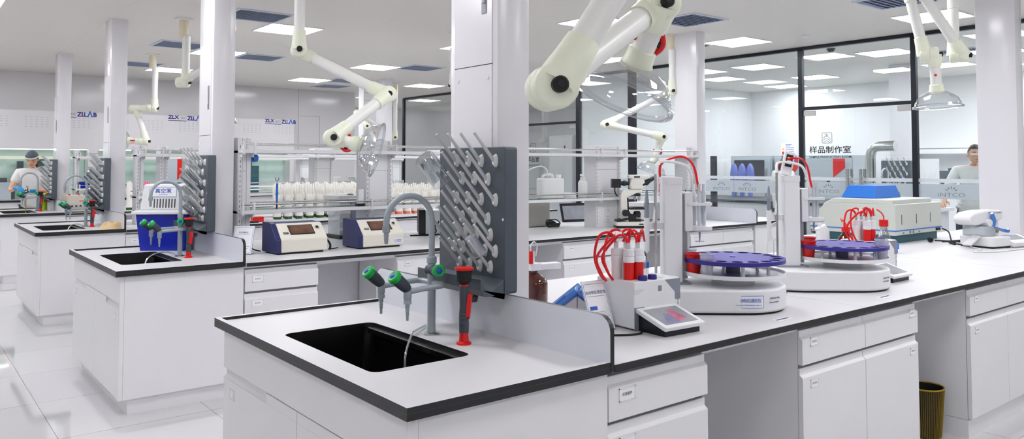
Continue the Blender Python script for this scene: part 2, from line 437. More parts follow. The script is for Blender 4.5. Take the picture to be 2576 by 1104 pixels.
def door_sign2(p, y):
    x = XR - .0075
    txt('door_lettering', '样品室', .105, 'ink', p, (x, y, 1.56), (0, -1, 0), (0, 0, 1), squash=1.1, bold=.001)
    txt('door_caption', 'SAMPLE ROOM', .05, 'ink', p, (x, y, 1.455), (0, -1, 0), (0, 0, 1), squash=1.1)
    P = rrect(y - .07, y + .07, 1.70, 1.86, .016, 4); b = B().tube([(x, q[0], q[1]) for q in P] + [(x,) + P[0]], .003, n=6)
    for q in ([(.04, .03), (.0, .05), (-.03, .0), (.02, -.04)], [(.05, -.02), (-.01, -.05), (-.045, -.03)]):
        b.tube([(x, y + a, 1.78 + c) for a, c in q], .0026, n=6, smooth=4)
    obj('hand_pictogram', b, 'ink', p)
door_sign2(WIN['door_4'], 9.18)

# ---------------------------------------------------------------- ceiling fittings
def ceiling_fittings():
    sp = .605
    spots = [(2.14, 6.39, 'ceiling light over the second island beside the second column'), (4.57, 8.80, 'ceiling light above the third island between the extraction arms'), (6.72, 10.76, 'ceiling light in front of the back glass corner'),
             (4.54, 3.88, 'ceiling light behind the big raised extraction arm'), (6.86, 3.72, 'ceiling light in front of the tall glass partition beside the smoke detector'), (6.72, 5.95, 'ceiling light just above the big clear hood'),
             (7.0, 1.47, 'ceiling light above the right extraction arm'), (2.12, 8.75, 'ceiling light cut by the second column'), (2.14, 11.2, 'ceiling light over the farthest island beside the hanging arm'),
             (-.84, 6.66, 'ceiling light cut by the top left corner of the view'), (4.55, 6.2, 'ceiling light peeking out beside the front column'),
             (-1.2, 9.3, ''), (-.4, 3.6, ''), (-.4, 1.2, ''), (2.1, 1.2, ''), (2.1, -1.3, ''), (4.55, 1.2, ''), (4.55, -1.3, ''), (-.2, -3.7, ''), (2.1, -3.7, ''), (4.55, -3.7, ''), (-1.0, 11.6, ''), (4.55, 11.2, ''), (-2.2, -1.5, ''), (-2.2, 3.6, ''), (7.0, -1.3, ''), (6.9, 8.4, ''), (-2.6, 8.6, '')]  # rearmost row, behind the camera, is added as fill light
    proto = None
    for i, (x, y, l) in enumerate(spots):
        l = 'square recessed white ' + (l or 'ceiling light panel out of view, from the grid and its added fill row')
        if proto is None:
            proto = thing('ceiling_light', l, 'ceiling light', (x, y, H), 0, 'square ceiling lights')
            obj('diffuser', B().box((.012, .012, -.008), (sp - .012, sp - .012, -.001)), 'lamp', proto, smooth=0)
            b = B()
            for a, c in (((0, 0), (sp, .012)), ((0, sp - .012), (sp, sp)), ((0, .012), (.012, sp - .012)), ((sp - .012, .012), (sp, sp - .012))): b.box(a + (-.01,), c + (0,))
            obj('frame', b, 'white', proto, smooth=0)
        else: dup(proto, (x, y, H), 0, l)
    for i, (x, y, l) in enumerate([(9.2, 3.0, 'over the first bench'), (9.2, 5.0, 'nearest the back partition'), (9.2, 1.0, 'above the standing person'), (11.2, 3.0, 'deep inside above the cabinets'), (11.2, 5.2, 'deepest, in the far corner'), (11.2, .8, 'deep inside on the right'), (10.2, 6.4, 'near the inner partition'), (12.2, 6.4, 'farthest corner by the inner partition'), (10.2, 2.0, 'between the duct and the standing person'), (12.2, 2.0, 'above the wall shelf')]):  # set enlarged with added lights to brighten the room beyond the glass
        dup(proto, (x, y, H), 0, 'square ceiling light beyond the glass partition, set enlarged for brightness, ' + l, 'square ceiling lights of the sample room')
    dup(proto, (7.25, 15.6, H), 0, 'square light added to brighten the recess beside the back wall, deep inside', 'square ceiling lights of the recess'); dup(proto, (7.2, 13.7, H), 0, 'square light added to brighten the recess beside the back wall, at its mouth', 'square ceiling lights of the recess')  # both put in to brighten the recess
    dup(proto, (9.0, 11.2, H), 0, 'square ceiling light seen through the dim rear glass', 'square ceiling lights of the sample room')
    vs = [(1.58, 5.82, 0, 'blue-grey slotted ceiling vent beside the second column'), (5.22, 3.18, 1, 'blue-grey ceiling vent beside the big raised extraction arm'), (5.18, 8.44, 1, 'blue-grey ceiling vent touching the light over the third island'),
          (1.52, 8.35, 0, 'blue-grey slotted ceiling vent behind the hanging arm mount'), (2.74, 8.86, 0, 'blue-grey slotted ceiling vent touching the light cut by the second column'), (1.6, 10.75, 1, 'blue-grey ceiling vent over the farthest island'),
          (5.95, 1.35, 1, 'blue-grey ceiling vent cut by the top edge above the right arm'), (5.1, 10.9, 1, 'blue-grey ceiling vent deep over the third island, upper of two'), (5.35, 12.0, 1, 'blue-grey ceiling vent close to the back wall, lower of two'), (9.9, 2.3, 1, 'blue-grey ceiling vent seen through the glass above the sample room door')]
    for x, y, k, l in vs:
        t = thing('ceiling_vent', l, 'air vent', (x, y, H), 0, 'ceiling vents')
        w = .58
        b = B()
        for a, c in (((0, 0), (w, .03)), ((0, w - .03), (w, w)), ((0, .03), (.03, w - .03)), ((w - .03, .03), (w, w - .03))): b.box(a + (-.012,), c + (0,))
        obj('frame', b, 'vent', t, smooth=0)
        obj('backing', B().box((.03, .03, -.003), (w - .03, w - .03, -.0005)), 'ventdark', t, smooth=0)
        b = B(); n = 9
        for q in range(n):
            y0 = .04 + q * (w - .08) / n
            b.mat(Matrix.Translation((0, y0 + .02, -.007)) @ Euler((.5, 0, 0)).to_matrix().to_4x4()).box((.03, -.02, -.001), (w - .03, .014, .001))
        obj('louvre_grille', b, 'vent', t, smooth=0)
    for x, y, l, r in [(7.36, 3.22, 'small round white smoke detector beside a ceiling light', .05), (.15, 5.6, 'flat round white ceiling sensor in the top left', .11), (8.6, 3.6, 'small dark ceiling camera behind the glass', .05)]:
        if r == .11: prof = [(0, -.02), (.09, -.018), (.11, -.004), (.11, 0)]
        else: prof = [(0, -.045), (.03, -.043), (.042, -.03), (.045, -.018), (.055, -.014), (.055, 0)]
        t = tag(obj('smoke_detector', B().lathe(prof, (x, y, H)), 'white' if l[6:10] != 'dark' else 'frame'), l, 'detector')
    t = thing('ceiling_speaker', 'shallow round white ceiling unit with dark centre near the far column', 'ceiling unit', (6.92, 4.4, H))
    obj('rim', B().lathe([(.1, -.03), (.14, -.026), (.14, -.018), (.08, 0)], (0, 0, 0), n=28), 'white', t)
    obj('neck', B().cyl((0, 0, -.03), (0, 0, 0), .07, n=20), 'seam', t)
ceiling_fittings()
# ---------------------------------------------------------------- islands of benches
ISL = ['front island', 'second island', 'third island', 'farthest island']
XB = [.757, 1.263, 1.878, 2.914, 3.53, 4.58, 5.25, 6.32]     # cabinet | knee | cabinet | knee | cabinet | knee | cabinet
XEND = 6.34

def front_panel(b, x0, x1, z0, z1, y=0., lip=True):
    """one drawer or door front with a sloped finger grip along its top edge; outside is -y"""
    g = .004
    if lip: poly = [(y, z0 + g), (y, z1 - .04), (y + .014, z1 - .03), (y + .014, z1 - g), (y + .022, z1 - g), (y + .022, z0 + g)]
    else: poly = [(y, z0 + g), (y, z1 - g), (y + .022, z1 - g), (y + .022, z0 + g)]
    return b.prism(poly, 'x', x0 + .002, x1 - .002)
def holder(p, x, z, y, text=None, s=1., axis='y'):
    """label holder: shallow frame with a paper slip"""
    w, h = .075 * s, .042 * s
    b = B()
    for a, c in (((-w / 2, -h / 2), (w / 2, -h / 2 + .003)), ((-w / 2, h / 2 - .003), (w / 2, h / 2)), ((-w / 2, -h / 2), (-w / 2 + .003, h / 2)), ((w / 2 - .003, -h / 2), (w / 2, h / 2))):
        b.box((x + a[0], y - .003, z + a[1]), (x + c[0], y + .001, z + c[1]))
    f = obj('label_holder', b, 'white', p, smooth=0)
    f2 = obj('label_slip', B().box((x - w / 2 + .003, y - .0015, z - h / 2 + .003), (x + w / 2 - .003, y + .001, z + h / 2 - .003)), 'paper', f, smooth=0)
    if text:
        txt('slip_lettering', text, .012 * s, 'inkgrey', f, (x, y - .0022, z), (1, 0, 0), (0, 0, 1), ext=.0002)
    else:
        b = B()
        for k in range(4): b.box((x - .018 + k * .0095, y - .0022, z - .004), (x - .0115 + k * .0095, y - .0015, z + .004))
        obj('slip_marks', b, 'inkpale', f, smooth=0)

def cabinet(x0, x1, y0, label, kind, far=False):
    """kind: 'drawers2' or 'drawer_door'"""
    t = thing('base_cabinet', label, 'cabinet', (x0, y0, 0), 0, 'white bench cabinets')
    w = x1 - x0
    obj('carcass', B().box((.004, .052, .095), (w - .004, .62, .812)), 'whiteside', t, smooth=0)
    obj('kick_plate', B().box((.004, .05, 0), (w - .004, .60, .093)), 'whiteside', t, smooth=0)
    obj('gap_board', B().box((.006, .0505, .1), (w - .006, .0525, .80)), 'gap', t, smooth=0)
    n = 1 if w < .7 else 2
    for k in range(n):
        a, c = w * k / n, w * (k + 1) / n
        if kind == 'drawers2':
            zs = [(.648, .795), (.46, .64), (.28, .452), (.1, .272)]
            for z0, z1 in zs:
                d = obj('drawer', front_panel(B(), a, c, z0, z1, .028), 'white', t, bevel=.0015)
                holder(d, a + .085, z1 - .066, .028, '仪器备件' if (z0 > .6 and far is False and y0 < 1) else None)
        else:
            d = obj('drawer', front_panel(B(), a, c, .648, .795, .028), 'white', t, bevel=.0015)
            holder(d, (a + .09) if k == 0 else (c - .06), .74 if k == 0 else .75, .028, None, .8)
            d = obj('door', front_panel(B(), a, c, .1, .64, .028), 'white', t, bevel=.0015)
            holder(d, (a + .09) if k == 0 else (c - .06), .57, .028, None, .8)
    return t

def sink_worktop(i, x0, y0, mirror=False):
    """raised-lip sink top in laminate with black edges; the basin hangs in its cut-out"""
    n = ISL[i]
    t = thing('sink_worktop', 'pale grey sink worktop with black raised edge and basin, %s' % n + (', far end' if mirror else ''), 'sink worktop', (x0, y0, 0), 0, 'sink worktops')
    z0, z1 = .816, ZT
    hx0, hx1, hy0, hy1 = .115, .486, .39, 1.085
    hp = rrect(hx0, hx1, hy0, hy1, .035, 5)
    out = [(S, 0), (S, W), (0, W), (0, 0)]
    n6 = 6
    b = B()
    vs = [(p[0], p[1], z1) for p in hp] + [(p[0], p[1], z1) for p in out]
    N = len(hp); fs = []
    for k in range(N):
        j = (k + 1) % N; ck, cj = N + k // n6, N + j // n6
        fs.append((k, ck, j) if ck == cj else (k, ck, cj, j))
    b.add(vs, fs, 0)
    b.add([(p[0], p[1], z1) for p in hp] + [(p[0], p[1], z0) for p in hp], [(k, (k + 1) % N, N + (k + 1) % N, N + k) for k in range(N)], 1)
    b.add([(p[0], p[1], z0) for p in hp] + [(p[0], p[1], z0) for p in out], [(f[0], f[2], f[1]) if len(f) == 3 else (f[0], f[3], f[2], f[1]) for f in fs], 1)
    obj('top_panel', b, ['top', 'edge'], t, smooth=0)
    # raised lip on three sides
    l = .02; zt = .85
    b = B()
    for a, c in (((0, 0), (S, l)), ((0, l), (l, W - l)), ((0, W - l), (S, W))):
        b.box(a + (z0 - .001,), c + (zt,), 0, 1)
    e = obj('edge_band', b, ['edge', 'top'], t, smooth=0)
    b = B()
    for a, c in (((-.0006, -.0006), (S, .0)), ((-.0006, -.0006), (0., W))): b.box(a + (.8332,), c + (.8342,))
    obj('edge_joint_line', b, 'dkgrey', e, smooth=0)
    # basin: open box with a stepped flange along one long side
    q = B(); zb = .56; g = .004
    inner = rrect(hx0 + g, hx1 - g, hy0 + g, hy1 - g, .032, 5); low = rrect(hx0 + .03, hx1 - .03, hy0 + .03, hy1 - .03, .04, 5)
    rim = [(p[0], p[1], z1 - .004) for p in inner]; bot = [(p[0], p[1], zb) for p in low]; outr = [(p[0], p[1], z1 - .004) for p in rrect(hx0 - .012, hx1 + .012, hy0 - .012, hy1 + .012, .04, 5)]
    q.add(rim + bot, [(k, N + k, N + (k + 1) % N, (k + 1) % N) for k in range(N)])
    q.add(bot, [tuple(range(N))])
    q.add([(x, y, z1 - .0245) for x, y, z in outr] + [(x, y, zb - .006) for x, y, z in bot], [(k, (k + 1) % N, N + (k + 1) % N, N + k) for k in range(N)])
    q.add([(x, y, zb - .006) for x, y, z in bot], [tuple(reversed(range(N)))])
    s = obj('sink_basin', q, 'basin', t, smooth=40)
    obj('overflow_ledge', B().box((hx1 - .034, hy0 + .03, z1 - .035), (hx1 - .006, hy1 - .03, z1 - .012)), 'basin', s, bevel=.004)
    obj('drain', B().lathe([(0, .004), (.03, .004), (.036, .0), (.036, -.01)], ((hx0 + hx1) / 2, (hy0 + hy1) / 2, zb + .001)), 'steel', s)
    return t

def end_cabinet(i, x0, y0):
    """cabinet under the sink: plain side panel to the viewer, doors on the end face (-x side)"""
    t = thing('sink_cabinet', 'white sink cabinet with recessed grips on its end, %s' % ISL[i], 'cabinet', (x0, y0, 0), 0, 'sink cabinets')
    obj('carcass', B().box((.054, .03, .095), (S + .014, .046, .814)).box((.054, W - .046, .095), (S + .014, W - .03, .814)).box((.054, .046, .095), (S + .014, W - .046, .112)).box((S - .004, .046, .112), (S + .012, W - .046, .812)), 'whiteside', t, smooth=0)
    obj('corner_post', B().box((.03, .03, .095), (.053, .05, .814)), 'whiteside', t, smooth=0)
    obj('kick_plate', B().box((.086, .055, 0), (S + .01, W - .055, .094)), 'whiteside', t, smooth=0)
    obj('apron', B().box((.03, .051, .655), (.05, W - .03, .814)), 'white', t, bevel=.001)
    obj('gap_board', B().box((.05, .05, .1), (.053, W - .04, .81)), 'gap', t, smooth=0)
    m = W / 2
    for a, c, ga, gc in ((.051, m, .051, .40), (m, W - .03, 1.02, W - .03)):
        # full-height door whose top edge is cut by a sloped grip over part of its width
        b = B().box((.03, a + .002, .1), (.05, c - .002, .616))
        if a < .5: b.box((.03, gc, .616), (.05, c - .002, .651))
        else: b.box((.03, a + .002, .616), (.05, ga, .651))
        d = obj('door', b, 'white', t, bevel=.001)
        b = B().prism([(.031, .617), (.042, .628), (.042, .65), (.05, .65), (.05, .617)], 'y', ga + .003, gc - .003)
        obj('grip', b, 'grip', d, smooth=0)
        y = gc - .1 if a > .5 else ga + .09
        obj('label_slip', B().box((.0285, y - .026, .545), (.0305, y + .026, .587)), 'grip', d, smooth=0)
        obj('slip_paper', B().box((.028, y - .015, .552), (.0286, y + .012, .58)), 'paper', d, smooth=0)
    return t

def splash(i, x0, y0, label):
    b = B(); r = .05; z1 = .992
    P = [(0, ZT - .02), (W, ZT - .02)]
    for k in range(7):
        a = PI / 2 * k / 6; P.append((W - r + r * math.cos(a), z1 - r + r * math.sin(a)))
    for k in range(7):
        a = PI / 2 + PI / 2 * k / 6; P.append((r + r * math.cos(a), z1 - r + r * math.sin(a)))
    t = thing('splash_panel', label, 'splash panel', (x0, y0, 0), 0, 'grey splash panels')
    b.prism(P, 'x', 0, .018, 0, 1)
    obj('panel', b, ['splash', 'edge'], t, smooth=0)
    return t

def column(i, x0, y0, label, panel=True):
    t = thing('service_column', label, 'column', (x0, y0, 0), 0, 'white service columns')
    w, d = .157, .32
    obj('shaft', B().rbox((0, 0, ZT), (w, d, H), .006, n=2), 'col', t)
    if panel:
        zs = {0: (1.86, 2.9), 1: (1.68, 2.34), 2: (1.7, 2.4), 3: (1.7, 2.4)}[i]
        for k, (a, c) in enumerate(((zs[0], zs[1]), (1.25, zs[0] - .003))):
            p = obj('door' if k == 0 else 'lower_panel', B().box((-.0035, .034, a), (.001, d - .034, c)), 'col', t, bevel=.001)
            obj('shadow_gap', B().box((-.0012, .032, a - .0025), (.0, d - .032, a)), 'seam', p, smooth=0)
            if k == 0:
                z = 2.145 if i == 0 else (a + c) / 2 - .06
                h = obj('latch', B().rbox((-.007, .068, z - .085), (-.003, .098, z + .085), .001), 'alu', p)
                obj('latch_lever', B().tube([(-.008, .083, z - .045), (-.008, .083, z + .06)], .0085, n=10), 'grip', h)
            else:
                b = B()
                for y in (.06, d - .06): b.cyl((-.003, y, c - .05), (-.006, y, c - .05), .008, n=12)
                obj('screw_cap', b, 'col', p)
    return t

def bench_top(i, y0, x1=XEND, name=''):
    t = thing('bench_worktop', 'long pale grey bench worktop with black front edge, %s' % ISL[i], 'worktop', (0, y0, 0), 0, 'bench worktops')
    obj('top_panel', B().box((S + .019, .004, .8155), (x1, W - .004, ZT), 0), 'top', t, smooth=0)
    b = B().box((S + .019, 0, .815), (x1, .004, ZT)).box((S + .019, W - .004, .815), (x1, W, ZT))
    obj('edge_band', b, 'edge', t, smooth=0)
    b = B()
    for x in (2.36, 4.4): b.box((x, .004, ZT - .0002), (x + .0015, W - .004, ZT + .0002))
    obj('joint_line', b, 'instg', t, smooth=0)
    return t

def island(i, x0=0., ncab=4, colx=.76, coly=.61):
    y0 = PIT * i; n = ISL[i]
    sink_worktop(i, x0, y0); end_cabinet(i, x0, y0)
    splash(i, x0 + S - .003, y0, 'grey splash panel with black rounded edge behind the sink, %s' % n)
    bt = bench_top(i, y0, 7.6 if i == 0 else XEND)
    column(i, colx, y0 + coly, 'white service column rising behind the sink rack, %s' % n)
    kinds = ['drawers2', 'drawer_door', 'drawer_door', 'drawer_door']
    lbl = ['narrow white drawer cabinet next to the sink cabinet', 'wide white cabinet between two knee spaces', 'wide white cabinet, third unit from the sink', 'wide white cabinet at the far end of the bench']
    for k in range(ncab):
        cabinet(XB[2 * k], XB[2 * k + 1], y0, lbl[k] + ', %s' % n, kinds[k], i > 0)
    # back half: plain closed body, and grey panels at the back of the knee spaces
    t = bt
    obj('rear_body', B().box((S + .02, .66, 0), (7.5 if i == 0 else 6.32, W - .06, .812)), 'knee', t, smooth=0)
    for k in range(3): obj('apron_rail', B().box((XB[2 * k + 1], .06, .785), (XB[2 * k + 2], .08, .813)), 'whiteside', t, smooth=0)
    return t

island(0, 0, 4, .76, .61)
island(1, -.004, 4, .74, .67)
island(2, 0, 3, .74, .735)
island(3, 0, 2, .74, .74)
# the front island carries on past the far column: its last cabinet and the widened table under the big instrument
cabinet(6.34, 7.4, 0, 'wide white cabinet past the far column, front island', 'drawer_door', True)
t = thing('side_table', 'deep pale worktop carrying the grey-green instrument behind the front bench', 'table', (4.95, W, 0))
obj('top_panel', B().box((0, .001, .815), (1.6, .62, ZT)), 'top', t, smooth=0)
for x in (.03, 1.53):
    for y in (.04, .56): obj('leg', B().box((x, y, 0), (x + .04, y + .04, .815)), 'rack', t, smooth=0)

# far ends: second splash + column + sink zone
column(1, 6.12, PIT + .62, 'white service column at the far end of the second island', False)
column(0, 6.62, .80, 'white service column at the right edge, standing on the front bench', False)
column(2, 6.05, 2 * PIT + .70, 'white service column at the far end of the third island', False)
column(3, 5.80, 3 * PIT + .74, 'white service column at the far end of the farthest island', False)
t = thing('boxed_shaft', 'white boxed shaft, paler for the light on its front, behind the far column of the farthest island', 'column', (5.68, 3 * PIT + 1.30, 0))
obj('shaft', B().box((0, 0, ZT), (.50, .19, H)), 'wallw', t, smooth=0)  # paler white puts the light falling on its front into the colour
obj('joint_line', B().box((-.001, -.001, 2.78), (.501, .0, 2.785)).box((-.001, -.001, 2.64), (.501, .0, 2.645)), 'alu', t, smooth=0)
splash(1, XEND - .003, PIT, 'grey splash panel with black rounded edge at the far end, second island')
t = thing('end_bench', 'far end bench section past the splash panel, second island', 'worktop', (XEND + .016, PIT, 0))
obj('top_panel', B().box((0, .004, .8155), (.9, W, ZT)), 'top', t, smooth=0)
obj('edge_band', B().box((0, 0, .815), (.9, .004, .85)), 'edge', t, smooth=0)
obj('carcass', B().box((.0, .03, .09), (.86, W - .03, .814)).box((.03, .06, 0), (.8, W - .06, .09)), 'whiteside', t, smooth=0)

# ---------------------------------------------------------------- sink fittings
def pegboard(i, x0, y0, label):
    """drying rack: shallow slate tray-box with sockets, tilted rods and a drip tray; origin = front face, lower right corner"""
    t = thing('drying_rack', label, 'drying rack', (x0, y0, 0), 0, 'peg drying racks')
    w, z0, z1, dp = .43, 1.0, 1.535, .058
    b = B().prism(rrect(0, w, z0, z1, .012, 3), 'x', 0, dp)
    obj('back_plate', b, 'peg', t, bevel=.004)
    P = [(0, 0), (0, .02), (-.085, .02), (-.105, .045), (-.105, .085), (-.098, .085), (-.085, .055), (-.06, .035), (0, .075)]
    b = B().prism([(q[0], z0 - .02 + q[1]) for q in P], 'y', .004, w - .004)
    tr = obj('drip_tray', b, 'peg', t, bevel=.004)
    obj('drain_spout', B().lathe([(.03, 0), (.026, -.02), (0, -.024)], (-.045, w * .35, z0 - .018)), 'peg', tr)
    b = B()
    for z in (z0 + .02, z0 + .27): b.cyl((-.001, .012, z), (.004, .012, z), .005, n=10)
    obj('screw_cap', b, 'pegcup', t)
    rows = [(1.484, [.055, .142, .225, .302]), (1.415, [.10, .185, .265]), (1.34, [.055, .142, .225, .302]), (1.268, [.10, .185, .265]),
            (1.21, [.085, .17, .245, .29]), (1.152, [.055, .118, .182, .26, .318]), (1.092, [.085, .15, .215, .28])]
    rod = cup = None
    for z, ys in rows:
        for y in ys:
            if rod is None:
                cup = obj('peg_socket', B().lathe([(0, -.014), (.011, -.013), (.015, -.006), (.017, 0)], (0, 0, 0), (1, 0, 0), n=12), 'pegcup', t)
                cup.scale = (1, .8, 1.5)
                rod = obj('peg', B().tube([(-.006, 0, -.004), (-.100, 0, .102)], [.0075, .0058], n=8), 'pegrod', t)
                c, r = cup, rod
            else:
                c = cup.copy(); COL.objects.link(c); r = rod.copy(); COL.objects.link(r); c.parent = r.parent = t
            c.location = (0, y, z); r.location = (0, y, z)
    return t

pegs = [pegboard(0, .70, .488, 'slate drying rack of tilted pegs behind the sink, front island'),
        pegboard(1, .682, PIT + .57, 'slate drying rack holding two glass bottles, second island'),
        pegboard(2, .682, 2 * PIT + .64, 'slate drying rack crowded with glassware, third island'),
        pegboard(3, .682, 3 * PIT + .66, 'slate drying rack of tilted pegs beside the standing woman, farthest island')]

def arc(c, r, a0, a1, n, ax1, ax2):
    c = V(c); ax1 = V(ax1); ax2 = V(ax2)
    return [c + ax1 * (r * math.cos(a0 + (a1 - a0) * k / n)) + ax2 * (r * math.sin(a0 + (a1 - a0) * k / n)) for k in range(n + 1)]

def knob(p, base, d, s=1.):
    """lab tap handle: dark sleeve, green ring, blue cap"""
    d = V(d).normalized(); base = V(base)
    k = obj('tap_handle', B().lathe([(0, 0), (.014 * s, 0), (.017 * s, .01 * s), (.0195 * s, .03 * s), (.0205 * s, .058 * s), (0, .058 * s)], base, d, n=18), 'dkgrey', p)
    obj('handle_ring', B().lathe([(.0205 * s, .056 * s), (.0225 * s, .060 * s), (.0225 * s, .072 * s), (.0185 * s, .076 * s), (.012 * s, .0755 * s), (.012 * s, .056 * s)], base, d, n=18), 'green', k)
    obj('handle_cap', B().lathe([(.012 * s, .056 * s), (.012 * s, .075 * s), (.008 * s, .078 * s), (0, .079 * s)], base, d, n=14), 'blue', k)
    return k

def faucet(loc, label, s=1.):
    t = thing('lab_faucet', label, 'faucet', loc, 0, 'three-way lab faucets')
    obj('base_flange', B().lathe([(.032, 0), (.032, .005), (.022, .009), (0, .009)], n=24), 'steel', t)
    h = .40
    pts = [(0, 0, .005), (0, 0, .27)]
    obj('riser', B().lathe([(.0165, .005), (.0155, .05), (.0155, .27), (0, .27)], n=16), 'pipe', t)
    obj('riser_collar', B().lathe([(.0155, .262), (.019, .264), (.019, .286), (.013, .289)], n=16), 'pipe', t)
    r = .097
    path = [V((0, 0, .27)), V((0, 0, .40))] + arc((-r, 0, .42), r, 0, PI * 1.0, 14, (1, 0, 0), (0, 0, 1)) + [V((-2 * r, 0, .395))]
    g = obj('gooseneck', B().tube(path, .0115, n=12), 'pipe', t)
    obj('spout_nozzle', B().lathe([(.014, .018), (.014, -.002), (.0095, -.004), (.0085, -.012), (.0095, -.013), (.008, -.022), (.009, -.023), (.0075, -.032), (.008, -.033), (.006, -.044), (0, -.044)], (-2 * r, 0, .39)), 'nozzle', g)
    # main valve on the riser facing the viewer
    v = obj('valve_body', B().lathe([(.0, -.02), (.019, -.02), (.019, .014), (.016, .03), (.016, .046)], (0, 0, .237), (0, -1, 0), n=16), 'dkgrey', t)
    knob(t, (0, -.018, .237), (-.35, -1, .12), 1.02)
    for sy, lx in ((-1, -.155), (1, -.165)):
        y = sy * .085
        p = [V((0, 0, .19))] + [V((.004, sy * .05, .19))] + arc((-.02, sy * .062, .19), .024, 0, sy * PI / 2, 6, (1, 0, 0), (0, 1, 0)) + [V((lx * .6, y, .187)), V((lx, y, .182))]
        a = obj('branch_pipe', B().tube(p, .0105, n=10), 'pipe', t)
        o = obj('branch_outlet', B().lathe([(.0, .022), (.0145, .018), (.0145, -.022), (.0115, -.028), (.014, -.029), (.014, -.042), (.0075, -.043), (.0085, -.056), (.0066, -.057), (.0076, -.068), (.0058, -.069), (.0068, -.08), (.005, -.081), (.0045, -.10), (0, -.10)], (lx, y, .182)), 'pipe', a)
        knob(t, (lx + .002, y, .19), (-.75, 0, .66), 1.1)
    return t

def eyewash(loc, label):
    t = thing('eyewash_gun', label, 'eyewash', loc, .80, 'hand-held eyewash guns')
    obj('foot', B().lathe([(.0265, 0), (.0265, .006), (.018, .011), (.0155, .035), (.017, .04), (.0, .04)], n=20), 'red', t)
    b = B().tube([(0, 0, .038), (0, 0, .07), (0, .001, .10), (0, 0, .13), (0, 0, .17), (0, 0, .205)], [.0165, .0175, .0165, .0155, .0165, .014], n=14, smooth=3)
    hnd = obj('grip', b, 'dkgrey', t)
    b = B()
    for z in (.075, .09, .105): b.lathe([(.0165, -.004), (.0188, 0), (.0165, .004)], (0, 0, z), n=14)
    obj('grip_ribs', b, 'dkgrey', hnd)
    obj('trigger', B().at((-.004, -.019, .125), (.1, 0, 0)).prism([(-.010, -.03), (.010, -.038), (.013, .052), (-.011, .052)], 'y', -.006, .010), 'red', t, bevel=.002)
    b = B().lathe([(0, .205), (.012, .206), (.016, .212), (.026, .222), (.0275, .25), (.0275, .262), (.0, .262)], n=20)
    hd = obj('spray_head', b, 'rubber', t)
    obj('head_ring', B().lathe([(.0275, .258), (.034, .26), (.034, .268), (.024, .27), (0, .264)], n=20), 'red', hd)
    obj('neck_ring', B().lathe([(.012, .2), (.0165, .205), (.012, .211)], n=14), 'red', hd)
    return t

E1 = 'standing beside the sink'
faucet((.551, .743, ZT), 'grey three-way lab faucet with green tap handles, front island')
faucet((.53, PIT + .655, ZT), 'grey three-way lab faucet in front of the blue bin, second island')
faucet((.53, 2 * PIT + .70, ZT), 'grey three-way lab faucet in front of the beige instrument, third island')
faucet((.53, 3 * PIT + .80, ZT), 'grey three-way lab faucet in front of the standing woman, farthest island')
eyewash((.553, .535, ZT), 'red and slate hand-held eyewash with black head, front island')
eyewash((.555, PIT + .54, ZT), 'red and slate hand-held eyewash beside the blue bin, second island')
eyewash((.573, 2 * PIT + .62, ZT), 'red and slate hand-held eyewash beside the tan cloth, third island')
eyewash((.56, 3 * PIT + .72, ZT), 'red and slate hand-held eyewash beside the yellow wash bottle, farthest island')
# ---------------------------------------------------------------- on the front island's bench
def card_stand(loc, rz, label, title, sub, logo_=True, lean=.36, h=.195, w=.118):
    t = thing('sign_stand', label, 'sign', loc, rz)
    R = Matrix.Rotation(-lean, 4, 'X'); up = R.to_3x3() @ V((0, 0, 1)); nrm = R.to_3x3() @ V((0, -1, 0))
    obj('acrylic_plate', B().mat(R).box((-w / 2, 0, .004), (w / 2, .004, h)), 'cupclear', t, bevel=.001)
    obj('foot', B().box((-w / 2, -.004, 0), (w / 2, .065, .004)), 'cupclear', t)
    c = obj('card', B().mat(R).box((-w / 2 + .003, -.0012, .007), (w / 2 - .003, -.0003, h - .003)), 'paper', t, smooth=0)
    def P(x, z): return tuple(R @ V((x, -.0018, z)))
    txt('card_title', title, .0145, 'inknavy', c, P(0, h * .76), (1, 0, 0), up, ext=.0002, squash=1.0)
    b = B().mat(R)
    b.box((-w * .36, -.0017, h * .685), (w * .34, -.0012, h * .692))
    b.box((-w * .36, -.0017, h * .37), (w * .2, -.0012, h * .378))
    for k, ln in enumerate((.36, .3, .2)): b.box((-w * .36, -.0017, h * (.27 - .07 * k)), (w * ln, -.0012, h * (.282 - .07 * k)))
    obj('card_lines', b, 'inkgrey', c, smooth=0)
    b = B().mat(R)
    for a, d in (((-w * .44, h * .06), (w * .44, h * .066)), ((-w * .44, h * .93), (w * .44, h * .936)), ((-w * .44, h * .06), (-w * .43, h * .936)), ((w * .43, h * .06), (w * .44, h * .936))):
        b.box((a[0], -.0016, a[1]), (d[0], -.0012, d[1]))
    b.box((-w * .36, -.0017, h * .42), (-w * .06, -.0012, h * .495))
    obj('card_badge', b, 'inkblue', c, smooth=0)
    return t
card_stand((1.09, .375, ZT), -.08, 'small white information card in a clear stand before the titrator', '自动电位滴定仪', '')

